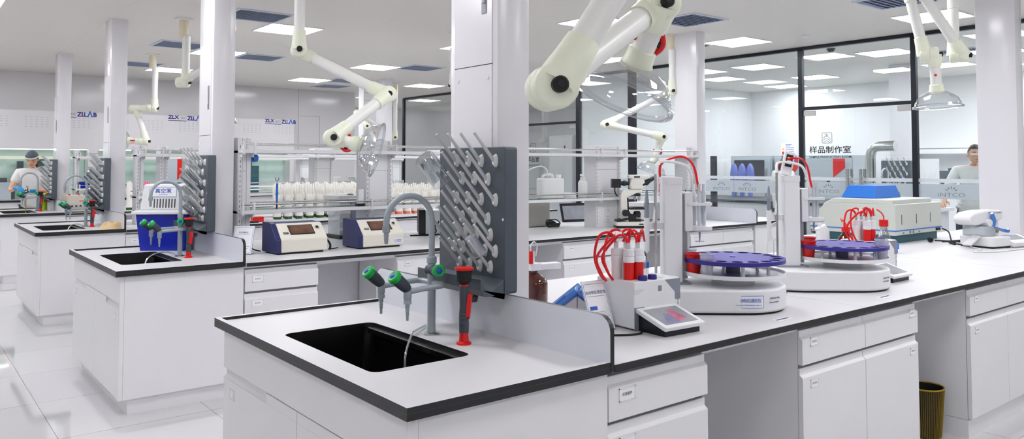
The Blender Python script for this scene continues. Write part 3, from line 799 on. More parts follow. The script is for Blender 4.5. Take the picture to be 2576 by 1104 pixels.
def titrator(loc, rz, label, second=False):
    t = thing('titrator', label, 'titrator', loc, rz, 'titrators with red bottles')
    w, d, h = .25, .215, .186
    c = .012
    b = B().prism([(0, 0), (w, 0), (w, d), (0, d)], 'z', .006, h)
    body = obj('casing', b, 'inst', t, bevel=.006)
    b = B()
    for x in (.03, w - .03):
        for y in (.03, d - .03): b.cyl((x, y, 0), (x, y, .008), .012, n=12)
    obj('foot', b, 'rubber', t)
    g = B().prism([(.002, .004), (.085, .004), (.052, .055), (.052, .088), (.002, .088)], 'y', -.0012, .001)
    obj('corner_trim', g, 'instg', body, smooth=0)
    g = B().prism([(w - .085, h - .004), (w - .03, h - .055), (w - .03, h - .085), (w - .001, h - .085), (w - .001, h - .004)], 'y', -.0012, .001)
    obj('corner_trim', g, 'instg', body, smooth=0)
    obj('indicator_square', B().box((.128, -.0016, h - .045), (.146, .001, h - .024)), 'instg', body, smooth=0)
    txt('maker_lettering', 'METTLER TOLEDO', .0135, 'inkgrey', body, (w - .012, -.0009, .068), (0, 0, 1), (-1, 0, 0), ext=.0003)
    obj('slot_recess', B().prism([(0, h - .05), (0, h - .03), (.06, h - .03), (.02, h - .05)], 'y', -.001, .001), 'grip', body, smooth=0)
    # bottles and caps on the deck
    z = h
    def burette(x, y, red):
        bt = obj('burette_bottle', B().lathe([(0, 0), (.0205, 0), (.0205, .066), (.02, .068), (0, .068)], (x, y, z), n=20), 'red' if red else 'inst', t)
        obj('burette_head', B().lathe([(.0, .066), (.0225, .067), (.0225, .087), (.0205, .09), (.0225, .092), (.0225, .114), (.018, .118), (.0, .118)], (x, y, z), n=20), 'inst', bt)
        b = B().cyl((x - .008, y, z + .117), (x - .008, y, z + .142), .0055, n=10).cyl((x + .008, y + .006, z + .117), (x + .008, y + .006, z + .142), .0055, n=10)
        obj('tube_fitting', b, 'frostplastic', bt)
    spots = [(.030, .060, 1), (.078, .058, 1), (.020, .118, 0), (.066, .112, 0)]
    for s in spots: burette(*s)
    def vial(x, y, hh, r, cap, mat='inst'):
        v = obj('reagent_vial', B().lathe([(0, 0), (r, 0), (r, hh), (0, hh)], (x, y, z), n=18), mat, t)
        obj('vial_cap', B().lathe([(0, hh), (r + .001, hh), (r + .001, hh + .022), (r - .002, hh + .025), (0, hh + .025)], (x, y, z), n=18), cap, v)
    vial(.15, .115, .030, .0195, 'instg' if not second else 'amber'); vial(.195, .14, .026, .016, 'blue')
    obj('deck_plug', B().lathe([(.018, 0), (.018, .014), (.016, .018), (0, .018)], (.063, .018, z), n=18), 'inknavy', t)
    obj('deck_plug', B().lathe([(.018, 0), (.018, .014), (.016, .018), (0, .018)], (.118, .022, z), n=18), 'inknavy', t)
    obj('deck_ring', B().lathe([(.028, 0), (.028, .002), (.025, .003), (0, .003)], (.17, .05, z), n=24), 'grip', t)
    # red hoses arching from the heads down to the left flank
    b = B; k = 0
    for (x, y, _), (ex, ey), hh in zip([spots[0], spots[2], spots[3], spots[1]], [(-.055, .10), (-.04, .13), (-.02, .10), (.01, .14)], [.185, .192, .20, .205]):
        tb = B().tube([(x - .008, y, z + .138), (x - .012, y, z + .16), (x - .035, y + .01, z + hh - .012), (x - .075, y + .02, z + hh - .028), (ex - .035, ey + .01, z + .09), (ex - .022, ey, z + .03), (ex + .0, ey - .005, z - .002)], .0052, n=8, smooth=5)
        obj('red_hose', tb, 'redtube', t)
    for x, y, x2, y2 in ((.038, .066, .07, .10), (.086, .064, .045, .11), (.086, .060, .125, .07)):
        hz = .142
        obj('red_hose', B().tube([(x, y, z + hz), (x + (x2 - x) * .2, y, z + .18), (x + (x2 - x) * .6, y + (y2 - y) * .5, z + .186), (x2, y2, z + hz)], .0042, n=8, smooth=5), 'redtube', t)
    obj('hose_tag', B().box((-.028, .07, z + .168), (.004, .074, z + .186)), 'paper', t, smooth=0)
    return t
titrator((1.175, .30, ZT), -.07, 'white box titrator with red bottles and looping red hoses, behind the first touch terminal')
titrator((3.42, .49, ZT), -.05, 'white box titrator with red bottles, partly hidden by the second autosampler', True)

def terminal(loc, rz, label, grey=False):
    t = thing('touch_terminal', label, 'touch screen', loc, rz, 'touch terminals')
    w, d = .215, .165
    tilt = Matrix.Translation((0, 0, .022)) @ Matrix.Rotation(.30, 4, 'X')
    obj('wedge_foot', B().prism([(.012, .0), (d - .01, .0), (d - .01, .062), (.012, .02)], 'x', .014, w - .014), 'frame', t, bevel=.003)
    p = B().mat(tilt).rbox((0, 0, 0), (w, d, .016), .008)
    pl = obj('panel', p, 'inst', t, bevel=.003)
    sc_ = obj('screen', B().mat(tilt).box((.020, .020, .0158), (w - .020, d - .022, .0168)), 'screengrey', pl, smooth=0)
    if not grey:
        obj('screen_glow', B().mat(tilt).prism([(.10, .03), (.165, .05), (.14, .12), (.115, .125)], 'z', .0166, .0170), pbr('screen_pink', (196, 112, 136), .15, var=.3, scale=30), sc_, smooth=0)
        obj('screen_glow', B().mat(tilt).prism([(.04, .03), (.12, .022), (.12, .07), (.08, .10)], 'z', .0166, .0169), pbr('screen_blue', (136, 138, 172), .15, var=.2, scale=30), sc_, smooth=0)
    return t
terminal((1.175, .150, ZT), -.06, 'white touch terminal with coloured screen in front of the first titrator')
terminal((3.155, .255, ZT), .0, 'white touch terminal with pale screen beside the second autosampler', True)

def autosampler(c, label, sticker, cups):
    """c = turntable centre on the bench"""
    t = thing('autosampler', label, 'autosampler', (c[0], c[1], ZT), 2.466, 'carousel autosamplers')   # local +x points to the tower
    R = .226; z0, z1 = .008, .106
    n = 24
    P = []
    for k in range(n + 1):
        a = PI / 2 + PI * k / n; P.append((R * math.cos(a), R * math.sin(a)))
    P += [(.28, -R * .98), (.39, -.19), (.43, -.13), (.43, .13), (.39, .19), (.28, R * .98)]
    base = obj('base', B().prism(P, 'z', z0, z1), 'inst', t, bevel=.012, seg=3)
    obj('base_foot', B().prism([(p[0] * .94, p[1] * .94) for p in P], 'z', 0, z0 + .002), 'rubber', t, smooth=0)
    obj('hub_drum', B().lathe([(.095, z1 - .001), (.09, z1 + .035), (0, z1 + .035)], n=32), 'grip', t)
    zt = z1 + .036
    tray = obj('cup_tray', B().lathe([(0, zt), (R - .004, zt), (R, zt + .002), (R, zt + .018), (R - .004, zt + .018), (R - .006, zt + .006), (0, zt + .006)], n=56), 'inst', t)
    b = B()
    zd = .205
    for k in range(6):
        a = PI / 6 + k * PI / 3
        obj('spacer_post', B().cyl((.155 * math.cos(a), .155 * math.sin(a), zt + .006), (.155 * math.cos(a), .155 * math.sin(a), zd), .0075, n=10), 'inst', t)
    obj('hub_post', B().cyl((0, 0, zt + .006), (0, 0, zd), .032, n=24), 'instg', t)
    # disc with a ring of round holes
    nh = 18; hr = .0245; rc = R - .034; vs = []; fs = []
    m = 12
    top = []; db = B()
    za, zb = zd - .004, zd + .014
    for k in range(nh):
        a0 = 2 * PI * (k - .5) / nh; a1 = 2 * PI * (k + .5) / nh; am = (a0 + a1) / 2
        cx, cy = rc * math.cos(am), rc * math.sin(am); ri = R - .068
        hole = [(cx + hr * math.cos(am + 2 * PI * q / m), cy + hr * math.sin(am + 2 * PI * q / m)) for q in range(m)]
        # outline of the sector going round, matched to the hole points
        def ring(q):
            th = 2 * PI * q / m; x, y = math.cos(th), math.sin(th)
            s = 1 / max(abs(x), abs(y)); u, v = x * s, y * s
            rr = (R + ri) / 2 + u * (R - ri) / 2; aa = am + v * (a1 - a0) / 2
            return (rr * math.cos(aa), rr * math.sin(aa))
        o = [ring(q + .5 if False else q) for q in range(m)]
        # add exact sector corners by rounding the diagonals
        vs = [(x, y, zb) for x, y in hole] + [(x, y, zb) for x, y in o] + [(x, y, za) for x, y in hole]
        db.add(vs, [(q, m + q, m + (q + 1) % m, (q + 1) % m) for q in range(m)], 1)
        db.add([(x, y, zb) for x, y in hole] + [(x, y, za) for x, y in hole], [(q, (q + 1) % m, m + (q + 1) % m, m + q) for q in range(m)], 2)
        cors = [((R) * math.cos(a1), R * math.sin(a1)), (ri * math.cos(a1), ri * math.sin(a1)), (ri * math.cos(a0), ri * math.sin(a0)), (R * math.cos(a0), R * math.sin(a0))]
        cidx = [(1, 2), (4, 5), (7, 8), (10, 11)]
        for cc, (qa, qb) in zip(cors, cidx):
            db.add([(o[qa][0], o[qa][1], zb), (cc[0], cc[1], zb), (o[qb][0], o[qb][1], zb)], [(0, 1, 2)], 1)
    ri = R - .068
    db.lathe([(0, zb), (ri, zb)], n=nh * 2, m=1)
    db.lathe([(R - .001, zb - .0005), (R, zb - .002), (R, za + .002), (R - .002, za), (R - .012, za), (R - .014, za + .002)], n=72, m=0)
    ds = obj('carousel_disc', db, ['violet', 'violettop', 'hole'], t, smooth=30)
    obj('disc_screw', B().lathe([(.012, zb - .001), (.012, zb + .003), (0, zb + .004)], n=12), 'violet', ds)
    # tower with carriage
    tx = .272
    obj('tower_plate', B().box((tx - .07, -.085, z1 - .001), (tx + .09, .075, z1 + .008)), 'instg', t, bevel=.003)
    tw = obj('tower', B().rbox((tx - .035, -.05, z1 + .006), (tx + .045, .06, .572), .006), 'inst', t)
    obj('tower_cap', B().rbox((tx - .037, -.052, .545), (tx + .047, .062, .576), .006), 'rack', tw)
    obj('cap_slots', B().box((tx - .0378, -.035, .556), (tx - .0365, .045, .563)), 'frame', tw, smooth=0)
    obj('guide_rail', B().box((tx - .062, -.032, z1 + .02), (tx - .034, .032, .50)), 'alu', tw, smooth=0)
    obj('rail_slot', B().box((tx - .0635, -.004, z1 + .03), (tx - .0615, .004, .52)), 'frame', tw, smooth=0)
    zc = .335
    ca = obj('carriage', B().box((tx - .085, -.042, zc), (tx - .05, .042, zc + .175)), 'rack', t, bevel=.004)
    obj('titration_head', B().lathe([(0, zc + .002), (.05, zc), (.055, zc + .006), (.055, zc + .022), (.02, zc + .026), (0, zc + .026)], (tx - .125, 0, 0), n=24), 'rack', ca)
    obj('head_plate', B().rbox((tx - .175, -.045, zc + .115), (tx - .05, .045, zc + .127), .02), 'rack', ca)
    b = B()
    for q, (dx, dy) in enumerate(((-.15, -.022), (-.12, .02), (-.105, -.02), (-.14, .012))):
        e = obj('electrode_tube', B().lathe([(0, -.055 if q == 1 else .01), (.007, .012), (.0095, .05), (.0095, .17), (.006, .18), (.006, .21), (0, .21)], (tx + dx, dy, zc), n=12), 'frostplastic' if q % 2 else 'inst', t)
    obj('stirrer', B().cyl((tx - .125, 0, zc), (tx - .125, 0, zc - .045), .004, n=8).box((tx - .145, -.004, zc - .049), (tx - .105, .004, zc - .045)), 'inst', t)
    # hoses
    zt2 = .57
    obj('red_hose', B().tube([(tx + .025, -.066, z1 + .02), (tx + .028, -.066, .30), (tx + .04, -.064, zt2), (tx + .03, -.05, zt2 + .07), (tx - .045, .0, zt2 + .098), (tx - .105, -.03, zt2 + .06), (tx - .13, -.04, zt2 - .04), (tx - .14, -.035, zc + .17)], .0055, n=8, smooth=7), 'redtube', t)
    obj('white_cable', B().tube([(tx + .09, .05, .38), (tx + .075, .045, zt2 - .05), (tx + .075, .03, zt2 + .03), (tx + .05, .0, zt2 + .075), (tx - .06, -.0, zt2 + .06), (tx - .10, -.02, zt2 + .0)], .0065, n=8, smooth=6), 'tubewhite', t)
    # side holder with spare electrode
    obj('side_arm', B().box((tx + .04, .02, .345), (tx + .115, .044, .375)), 'rack', t, bevel=.003)
    el = obj('spare_electrode', B().lathe([(0, .235), (.011, .25), (.0125, .37), (.0125, .395), (0, .396)], (tx + .118, .032, 0), n=14), 'inst', t)
    obj('electrode_top', B().lathe([(0, .395), (.0095, .396), (.0095, .45), (.011, .452), (.011, .465), (.0095, .467), (.004, .52), (0, .52)], (tx + .118, .032, 0), n=14), 'instg', el)
    obj('stand_rod', B().cyl((tx + .082, .05, z1), (tx + .082, .05, zt2 + .02), .006, n=8), 'steel', t)
    if sticker:
        # sticker on the curved front: local direction facing the viewer
        a = PI / 2 + .25
    # cups: index positions around the ring
    for a, kind in cups:
        x, y = rc * math.cos(a), rc * math.sin(a)
        if kind == 'red':
            cp = obj('sample_cup', B().lathe([(0, zt + .008), (.026, zt + .008), (.036, zd + .028), (.040, zd + .03), (.040, zd + .036), (.035, zd + .036), (.025, zt + .012), (0, zt + .012)], (x, y, 0), n=22), 'red', t)
        else:
            cp = obj('sample_cup', B().lathe([(.0, zt + .008), (.023, zt + .008), (.030, zd + .036), (.034, zd + .038), (.034, zd + .042), (.029, zd + .042)], (x, y, 0), n=22), 'cupclear', t)
            lab(cp, 'clear plastic sample cup')
    return t, R, z0, z1

def curved_txt(t, R, ang, z, s, size, mat, name):
    """lettering lying on the drum of radius R, at local angle ang"""
    r = V((-math.sin(ang), math.cos(ang), 0)); n = V((math.cos(ang), math.sin(ang), 0))
    p = n * (R + .0004)
    return txt(name, s, size, mat, t, (p.x, p.y, z), r, (0, 0, 1), ext=.0003)
RZ = 2.466
def loc_ang(wx, wy): return math.atan2(wy, wx) - RZ
def disc_at(u_dir): return u_dir
t1, R, z0, z1 = autosampler((1.924, .391), 'white autosampler with violet carousel disc and blue-lettered sticker, first from the front column', True,
    [(loc_ang(-.80, .36), 'red'), (loc_ang(-.93, -.02), 'clear'), (loc_ang(-.42, .85), 'clear')])
t2, R, z0, z1 = autosampler((2.858, .382), 'white autosampler with violet carousel disc and two red cups, second from the front column', False,
    [(loc_ang(-.80, .42), 'red'), (loc_ang(.02, 1.0), 'red'), (loc_ang(.35, -.92), 'clear'), (loc_ang(.62, -.72), 'clear')])
# writing on the drums
def sticker(t, wdir, wid, hgt, z):
    a = loc_ang(*wdir); m = 10; half = wid / 2 / .226
    vs = []
    for k in range(m + 1):
        th = a - half + 2 * half * k / m
        for zz in (z - hgt / 2, z + hgt / 2): vs.append((.2268 * math.cos(th), .2268 * math.sin(th), zz))
    b = B().add(vs, [(2 * k, 2 * k + 2, 2 * k + 3, 2 * k + 1) for k in range(m)])
    s = obj('name_sticker', b, 'paper', t, smooth=60)
    f = B()
    for zz in (z - hgt / 2, z + hgt / 2): f.tube([(.2270 * math.cos(a - half + 2 * half * k / m), .2270 * math.sin(a - half + 2 * half * k / m), zz) for k in range(m + 1)], .0009, n=4)
    for th in (a - half, a + half): f.tube([(.2270 * math.cos(th), .2270 * math.sin(th), z - hgt / 2), (.2270 * math.cos(th), .2270 * math.sin(th), z + hgt / 2)], .0009, n=4)
    obj('sticker_border', f, 'inkblue', s)
    for k, ch in enumerate('自动电位滴定仪'):
        th = a + (-3 + k) * .0158 / .226
        curved_txt(s, .2272, th, z + .005, ch, .0178, 'inkblue', 'sticker_lettering')
    curved_txt(s, .2272, a, z - .013, 'AUTOMATIC POTENTIOMETRIC TITRATOR', .0056, 'inkblue', 'sticker_caption')
sticker(t1, (-.62, -.785), .132, .05, .056)
for t, w1, w2, w3 in ((t1, (-.10, -.995), (.44, -.9), (.62, -.78)), (t2, (.03, -.999), (.52, -.85), (.68, -.73))):
    curved_txt(t, .2266, loc_ang(*w1), .068, 'InMotion Flex', .0115, 'inknavy', 'model_lettering')
    curved_txt(t, .2266, loc_ang(*w1) - .02, .052, 'Autosampler', .0115, 'inkgrey', 'model_lettering')
    curved_txt(t, .2266, loc_ang(*w3), .07, 'METTLER', .014, 'inkgrey', 'maker_lettering')

# loose bits on the bench front
for (x, y, l) in ((1.83, .085, 'white tape strip with violet writing on the front bench edge, before the first autosampler'), (2.70, .085, 'white tape strip with violet writing on the front bench edge, before the second autosampler')):
    t = thing('tape_label', l, 'tape label', (x, y, ZT), .02)
    obj('strip', B().box((-.055, -.018, .0002), (.055, .018, .0007)), 'paper', t, smooth=0)
    txt('strip_lettering', '自动电位滴定仪', .0155, 'inknavy', t, (0, 0, .001), (1, 0, 0), (0, 1, 0), ext=.0002, squash=.85)

# amber bottle with dispenser
t = thing('amber_bottle', 'amber glass reagent bottle with white dispenser behind the front column', 'bottle', (1.205, .93, ZT))
obj('glass', B().lathe([(0, 0), (.062, 0), (.067, .008), (.067, .105), (.058, .128), (.032, .146), (.024, .152), (.024, .166), (0, .166)], n=32), 'amber', t)
ds = obj('dispenser', B().rbox((-.03, -.03, .162), (.03, .03, .195), .008), 'inst', t, bevel=.003)
obj('dispenser_arm', B().at((0, 0, 0), (0, 0, -.25)).rbox((-.02, -.024, .163), (.13, .024, .192), .005), 'inst', ds, bevel=.004)
obj('dispenser_stem', B().cyl((-.005, 0, .19), (-.005, 0, .245), .012, n=12), 'inst', ds)
obj('dispenser_cap', B().cyl((-.028, -.02, .195), (-.028, -.02, .25), .010, n=12), 'red', ds)
obj('dispenser_tube', B().tube([(-.03, -.02, .25), (-.028, -.02, .275), (-.01, -.02, .29), (.008, -.02, .27), (.008, -.01, .225)], .003, n=6, smooth=5), 'tubewhite', ds)

# blue gabled rack
t = thing('tip_rack', 'grey gabled stand with two translucent blue lids behind the splash panel', 'rack', (1.17, .60, ZT), -.85)
g = [(-.10, 0), (.10, 0), (.10, .025), (.0, .105), (-.10, .025)]
obj('stand', B().prism(g, 'y', -.055, .10), 'grip', t, bevel=.003)
obj('stand_seam', B().box((-.0015, -.0565, 0), (.0015, -.0545, .125)), 'seam', t, smooth=0)
for s in (-1, 1):
    a = math.atan2(.08, .10) * s
    M = Matrix.Translation((s * .055, 0, .070)) @ Matrix.Rotation(a, 4, 'Y')
    l = obj('blue_lid', B().mat(M).rbox((-.072, -.065, 0), (.075, .11, .022), .008), 'bluetrans', t, bevel=.004)
    obj('lid_hinge', B().mat(M).box((-.03, -.068, .018), (.03, -.03, .026)), 'bluetrans', l, bevel=.003)

# terminal cable
tag(obj('cable', B().tube([(1.20, .285, ZT + .004), (1.14, .25, ZT + .004), (1.05, .30, ZT + .004), (.99, .38, ZT + .004)], .004, n=8, smooth=6), 'rubber'), 'short black cable lying beside the first touch terminal', 'cable')

# solvent bottle near the second titrator
t = thing('solvent_bottle', 'clear conical glass bottle with red screw cap beside the second titrator', 'bottle', (3.97, .70, ZT))
obj('glass', B().lathe([(0, 0), (.062, 0), (.066, .006), (.066, .05), (.058, .10), (.026, .20), (.021, .225), (.021, .252)], n=28), 'glassware', t)
cp = obj('cap', B().lathe([(.027, .236), (.028, .238), (.028, .276), (.025, .28), (0, .28)], n=22), 'red', t)
obj('cap_tube', B().tube([(0, 0, .28), (0, 0, .30), (-.012, .01, .325), (-.03, .03, .345)], .004, n=8, smooth=4), 'redtube', cp)
t = thing('solvent_bottle', 'amber bottle with red cap half hidden behind the second carousel', 'bottle', (3.68, .80, ZT))
obj('glass', B().lathe([(0, 0), (.045, 0), (.047, .006), (.047, .17), (.022, .205), (.02, .225)], n=24), 'amber', t)
cp = obj('cap', B().lathe([(.025, .212), (.026, .214), (.026, .24), (.0, .242)], n=22), 'red', t)
obj('cap_tube', B().tube([(0, 0, .24), (0, 0, .26), (-.02, .01, .285), (-.06, .0, .295), (-.10, -.03, .28)], .004, n=8, smooth=4), 'redtube', cp)
t = thing('tissue_bottle', 'white angled canister standing behind the second titrator', 'bottle', (3.72, .98, ZT))
obj('canister', B().tube([(0, 0, 0), (.0, .0, .20), (-.012, .01, .23)], [.045, .042, .036], n=18), 'inst', t)
obj('nozzle', B().cyl((-.012, .01, .23), (-.016, .012, .25), .012, n=10), 'grip', t)
# blue sample bag
tag(obj('blue_clip', B().at((4.62, .93, ZT + .031), (0, 0, .5)).rbox((-.03, -.02, 0), (.05, .02, .04), .008).box((-.01, -.012, -.03), (.02, .012, 0)), 'bluetrans', bevel=.004), 'small translucent blue plastic piece behind the second titrator', 'lab part')

# probes hanging beside the second tower
t = thing('probe_bundle', 'three red-tipped probe leads hanging beside the second autosampler tower', 'probe', (2.60, .66, ZT))
for k, (dx, dy) in enumerate(((0, 0), (.02, .012), (.045, -.01))):
    b = B().tube([(.14, .0, .33), (.06, .02, .30), (dx, dy, .22), (dx + .004, dy, .12)], .0035, n=6, smooth=5)
    l = obj('lead', b, 'tubewhite', t)
    obj('probe_tip', B().tube([(dx + .004, dy, .12), (dx + .006 + .02 * (k == 2), dy, .03), (dx + .01 + .035 * (k == 2), dy, .0)], [.0045, .0055, .0045], n=8), 'redtube', l)

# grey-green spectrometer on the deep table
t = thing('spectrometer', 'large grey-green benchtop spectrometer with blue stripe and slanted nose', 'spectrometer', (5.24, 1.22, ZT))
LW = .84
P = [(0, .05), (.72, .05), (.74, .07), (.74, .12), (.60, .30), (.0, .30)]
body = obj('casing', B().prism([(a, z + .015) for a, z in P], 'x', 0, LW), 'mood', t, bevel=.008)
obj('top_slab', B().prism([(.02, .31), (.60, .31), (.52, .352), (.02, .352)], 'x', .0, .70), 'mood', body, bevel=.008)
obj('plinth', B().box((.02, .03, 0), (LW - .02, .70, .068)), 'teal', t, bevel=.004)
obj('blue_stripe', B().box((-.002, -.002, .098), (LW + .002, .738, .107)), 'bluepanel', body, smooth=0)
b = B()
for x in (.10, .36, .62): b.box((x, -.0015, .15), (x + .008, .001, .23))
obj('side_slots', b, 'seam', body, smooth=0)
for x in (.12, .24, .30, .40): obj('gas_port', B().cyl((x, .002, .083), (x, -.012, .083), .010 if x in (.24, .30) else .006, n=12), 'steel', body)
b = B()
for z in (.17, .20, .23): b.box((-.0015, .08, z), (.001, .40, z + .004))
obj('vent_slots', b, 'grip', body, smooth=0)
pg = obj('power_socket', B().box((LW - .12, -.012, .075), (LW - .05, .002, .095)), 'black', t, smooth=0)

t = thing('blue_box', 'bright blue flat-topped box lying on the spectrometer', 'box', (5.36, 1.44, ZT + .353))
q = .0
vs = [(0, 0, 0), (.46, 0, 0), (.46, .30, 0), (0, .30, 0), (.05, .03, .105), (.43, .03, .105), (.43, .26, .105), (.05, .26, .105)]
obj('shell', B().add(vs, [(3, 2, 1, 0), (0, 1, 5, 4), (1, 2, 6, 5), (2, 3, 7, 6), (3, 0, 4, 7), (4, 5, 6, 7)]), 'bluepanel', t, bevel=.006)

# moisture balance with hinged lid
t = thing('moisture_balance', 'white halogen moisture balance with raised lid and tilted display before the right column', 'balance', (5.60, .70, ZT), -.22)
obj('base', B().rbox((-.12, -.13, .012), (.12, .14, .085), .03), 'inst', t, bevel=.008)
obj('base_foot', B().box((-.11, -.12, 0), (.11, .12, .014)), 'rubber', t)
obj('drip_shield', B().rbox((-.10, -.05, .085), (.06, .13, .16), .025), 'frostplastic', t, bevel=.006)
hd = obj('lid', B().at((-.02, .05, .225), (0, 0, 0)).prism([(-.20, -.02), (-.17, -.052), (-.10, -.06), (.05, -.035), (.21, -.02), (.215, .03), (.19, .055), (.0, .055), (-.14, .04), (-.19, .015)], 'y', -.07, .07), 'inst', t, bevel=.022, seg=4)
obj('lid_hinge', B().cyl((.0, -.04, .185), (.0, .14, .185), .03, n=18), 'inst', hd)
txt('maker_lettering', 'METTLER TOLEDO', .020, 'inkgrey', hd, (.09, -.0215, .262), (1, 0, 0), (0, 0, 1))
obj('blue_guard', B().tube([(.03, -.035, .13), (.045, -.04, .20), (.02, -.04, .26)], [.012, .016, .012], n=8, smooth=3).tube([(.03, -.045, .15), (.14, -.05, .125), (.20, -.05, .12)], [.010, .012, .016], n=8, smooth=3), 'bluetrans', t)
obj('back_post', B().rbox((.155, .02, .05), (.20, .08, .26), .012), 'inst', t)
obj('yellow_tag', B().box((.16, .0185, .10), (.196, .0205, .125)), 'gold', t, smooth=0)
M = Matrix.Translation((.09, -.16, .02)) @ Matrix.Rotation(.35, 4, 'X')
ds = obj('display_wedge', B().mat(M).rbox((0, 0, -.015), (.26, .15, .022), .02), 'inst', t, bevel=.006)
obj('display', B().mat(M).box((.03, .05, .0215), (.22, .135, .0225)), 'screengrey', ds, smooth=0)
b = B()
for k in range(4): b.mat(M).box((.03 + .05 * k, .015, .0215), (.055 + .05 * k, .035, .0225))
obj('keys', b, 'grip', ds, smooth=0)
obj('pan_arm', B().at((-.14, -.02, .07), (0, -.5, 0)).box((-.11, -.02, 0), (.03, .05, .012)), 'grip', t, bevel=.004)

# black mains leads between spectrometer and balance
lead = B()
for k, pts in enumerate([[(6.04, 1.20, .925), (6.02, 1.14, .90), (5.85, 1.05, .845), (5.75, .98, .843), (5.62, .95, .843), (5.58, .86, .843)],
                         [(5.66, 1.10, .852), (5.80, 1.02, .843), (5.74, .90, .843), (5.60, .88, .843), (5.52, .84, .843)],
                         [(5.70, 1.06, .843), (5.88, .98, .85), (5.80, .92, .85), (5.64, .98, .85), (5.54, .90, .843)]]):
    lead = B().tube(pts, .006, n=8, smooth=7)
    t = tag(obj('power_lead', lead, 'rubber'), ['black power lead running from the spectrometer socket to the bench', 'black power lead ending in a thick plug beside the spectrometer', 'black coiled power lead tangled before the moisture balance'][k], 'cable', 'black power leads')
    if k == 1: obj('plug', B().at((5.62, 1.12, .86), (0, PI / 2, .6)).lathe([(0, -.03), (.018, -.03), (.022, 0), (.014, .03), (0, .03)], n=14), 'rubber', t)
tag(obj('white_lead', B().tube([(5.42, .74, .845), (5.30, .62, .843), (5.10, .60, .843), (5.22, .50, .843), (5.50, .46, .843), (5.75, .44, .843)], .005, n=8, smooth=7), 'tubewhite'), 'white cable looping on the bench in front of the moisture balance', 'cable')

# waste bin
t = thing('waste_bin', 'black and gold ribbed waste bin in the right knee space', 'bin', (3.40, .215, 0))
obj('liner', B().lathe([(0, .006), (.076, .006), (.094, .262), (.091, .262), (.073, .010), (0, .010)], n=36), 'binblack', t)
b = B(); n = 60
for k in range(n):
    a = 2 * PI * k / n; ca, sa = math.cos(a), math.sin(a)
    b.tube([(.0775 * ca, .0775 * sa, .006), (.0955 * ca, .0955 * sa, .26)], .0014, n=4)
obj('gold_ribs', b, 'gold', t)
obj('rim', B().lathe([(.094, .258), (.0985, .261), (.0985, .267), (.092, .267), (.091, .26)], n=36), 'gold', t)

# glassware on the racks
def cup_on_peg(loc, d, label):
    t = thing('plastic_cup', label, 'cup', loc)
    obj('wall', B().lathe([(.020, 0), (.0205, .0), (.026, .075), (.028, .076), (.027, .078)], (0, 0, 0), d, n=22), 'cupclear', t)
    obj('bottom', B().lathe([(.02, .0), (0, .001)], (0, 0, 0), d, n=22), 'cupclear', t)
    return t
cup_on_peg((.618, .592, 1.205), (.57, -.06, -.80), 'clear plastic cup hung upside down on the front drying rack')
t = thing('beaker', 'clear glass beaker with handle hung on the front drying rack', 'beaker', (.558, .818, 1.50))
d = V((.62, -.04, -.72)).normalized()
obj('wall', B().lathe([(0, .0), (.036, .001), (.041, .008), (.041, .125), (.044, .13), (.043, .132)], (0, 0, 0), d, n=28), 'glassware', t)
u = d.cross(V((0, 1, 0))).normalized()
hp = [V((0, 0, 0)) + d * a + V((0, -1, 0)) * q for a, q in ((.035, .041), (.035, .07), (.06, .08), (.09, .075), (.10, .041))]
obj('handle', B().tube(hp, .0045, n=8, smooth=5), 'glassware', t)
# rinse tube lying in the front sink
tag(obj('rinse_tube', B().tube([(.60, .86, .845), (.515, .79, .849), (.475, .755, .846), (.41, .69, .80), (.40, .68, .74), (.41, .70, .66), (.41, .70, .58)], .0042, n=8, smooth=6), 'tubeclear'), 'clear rinse tube dropping into the front sink', 'tube', 'clear rinse tubes')
tag(obj('rinse_tube', B().tube([(.52, PIT + .72, .845), (.46, PIT + .72, .868), (.38, PIT + .70, .862), (.32, PIT + .66, .83), (.30, PIT + .63, .77)], .0048, n=8, smooth=6), 'tubeclear'), 'clear rinse tube curling into the second sink', 'tube', 'clear rinse tubes')
tag(obj('rinse_tube', B().tube([(.52, 2 * PIT + .73, .845), (.46, 2 * PIT + .73, .865), (.40, 2 * PIT + .71, .855), (.36, 2 * PIT + .68, .80)], .0048, n=8, smooth=6), 'tubeclear'), 'clear rinse tube curling into the third sink', 'tube', 'clear rinse tubes')
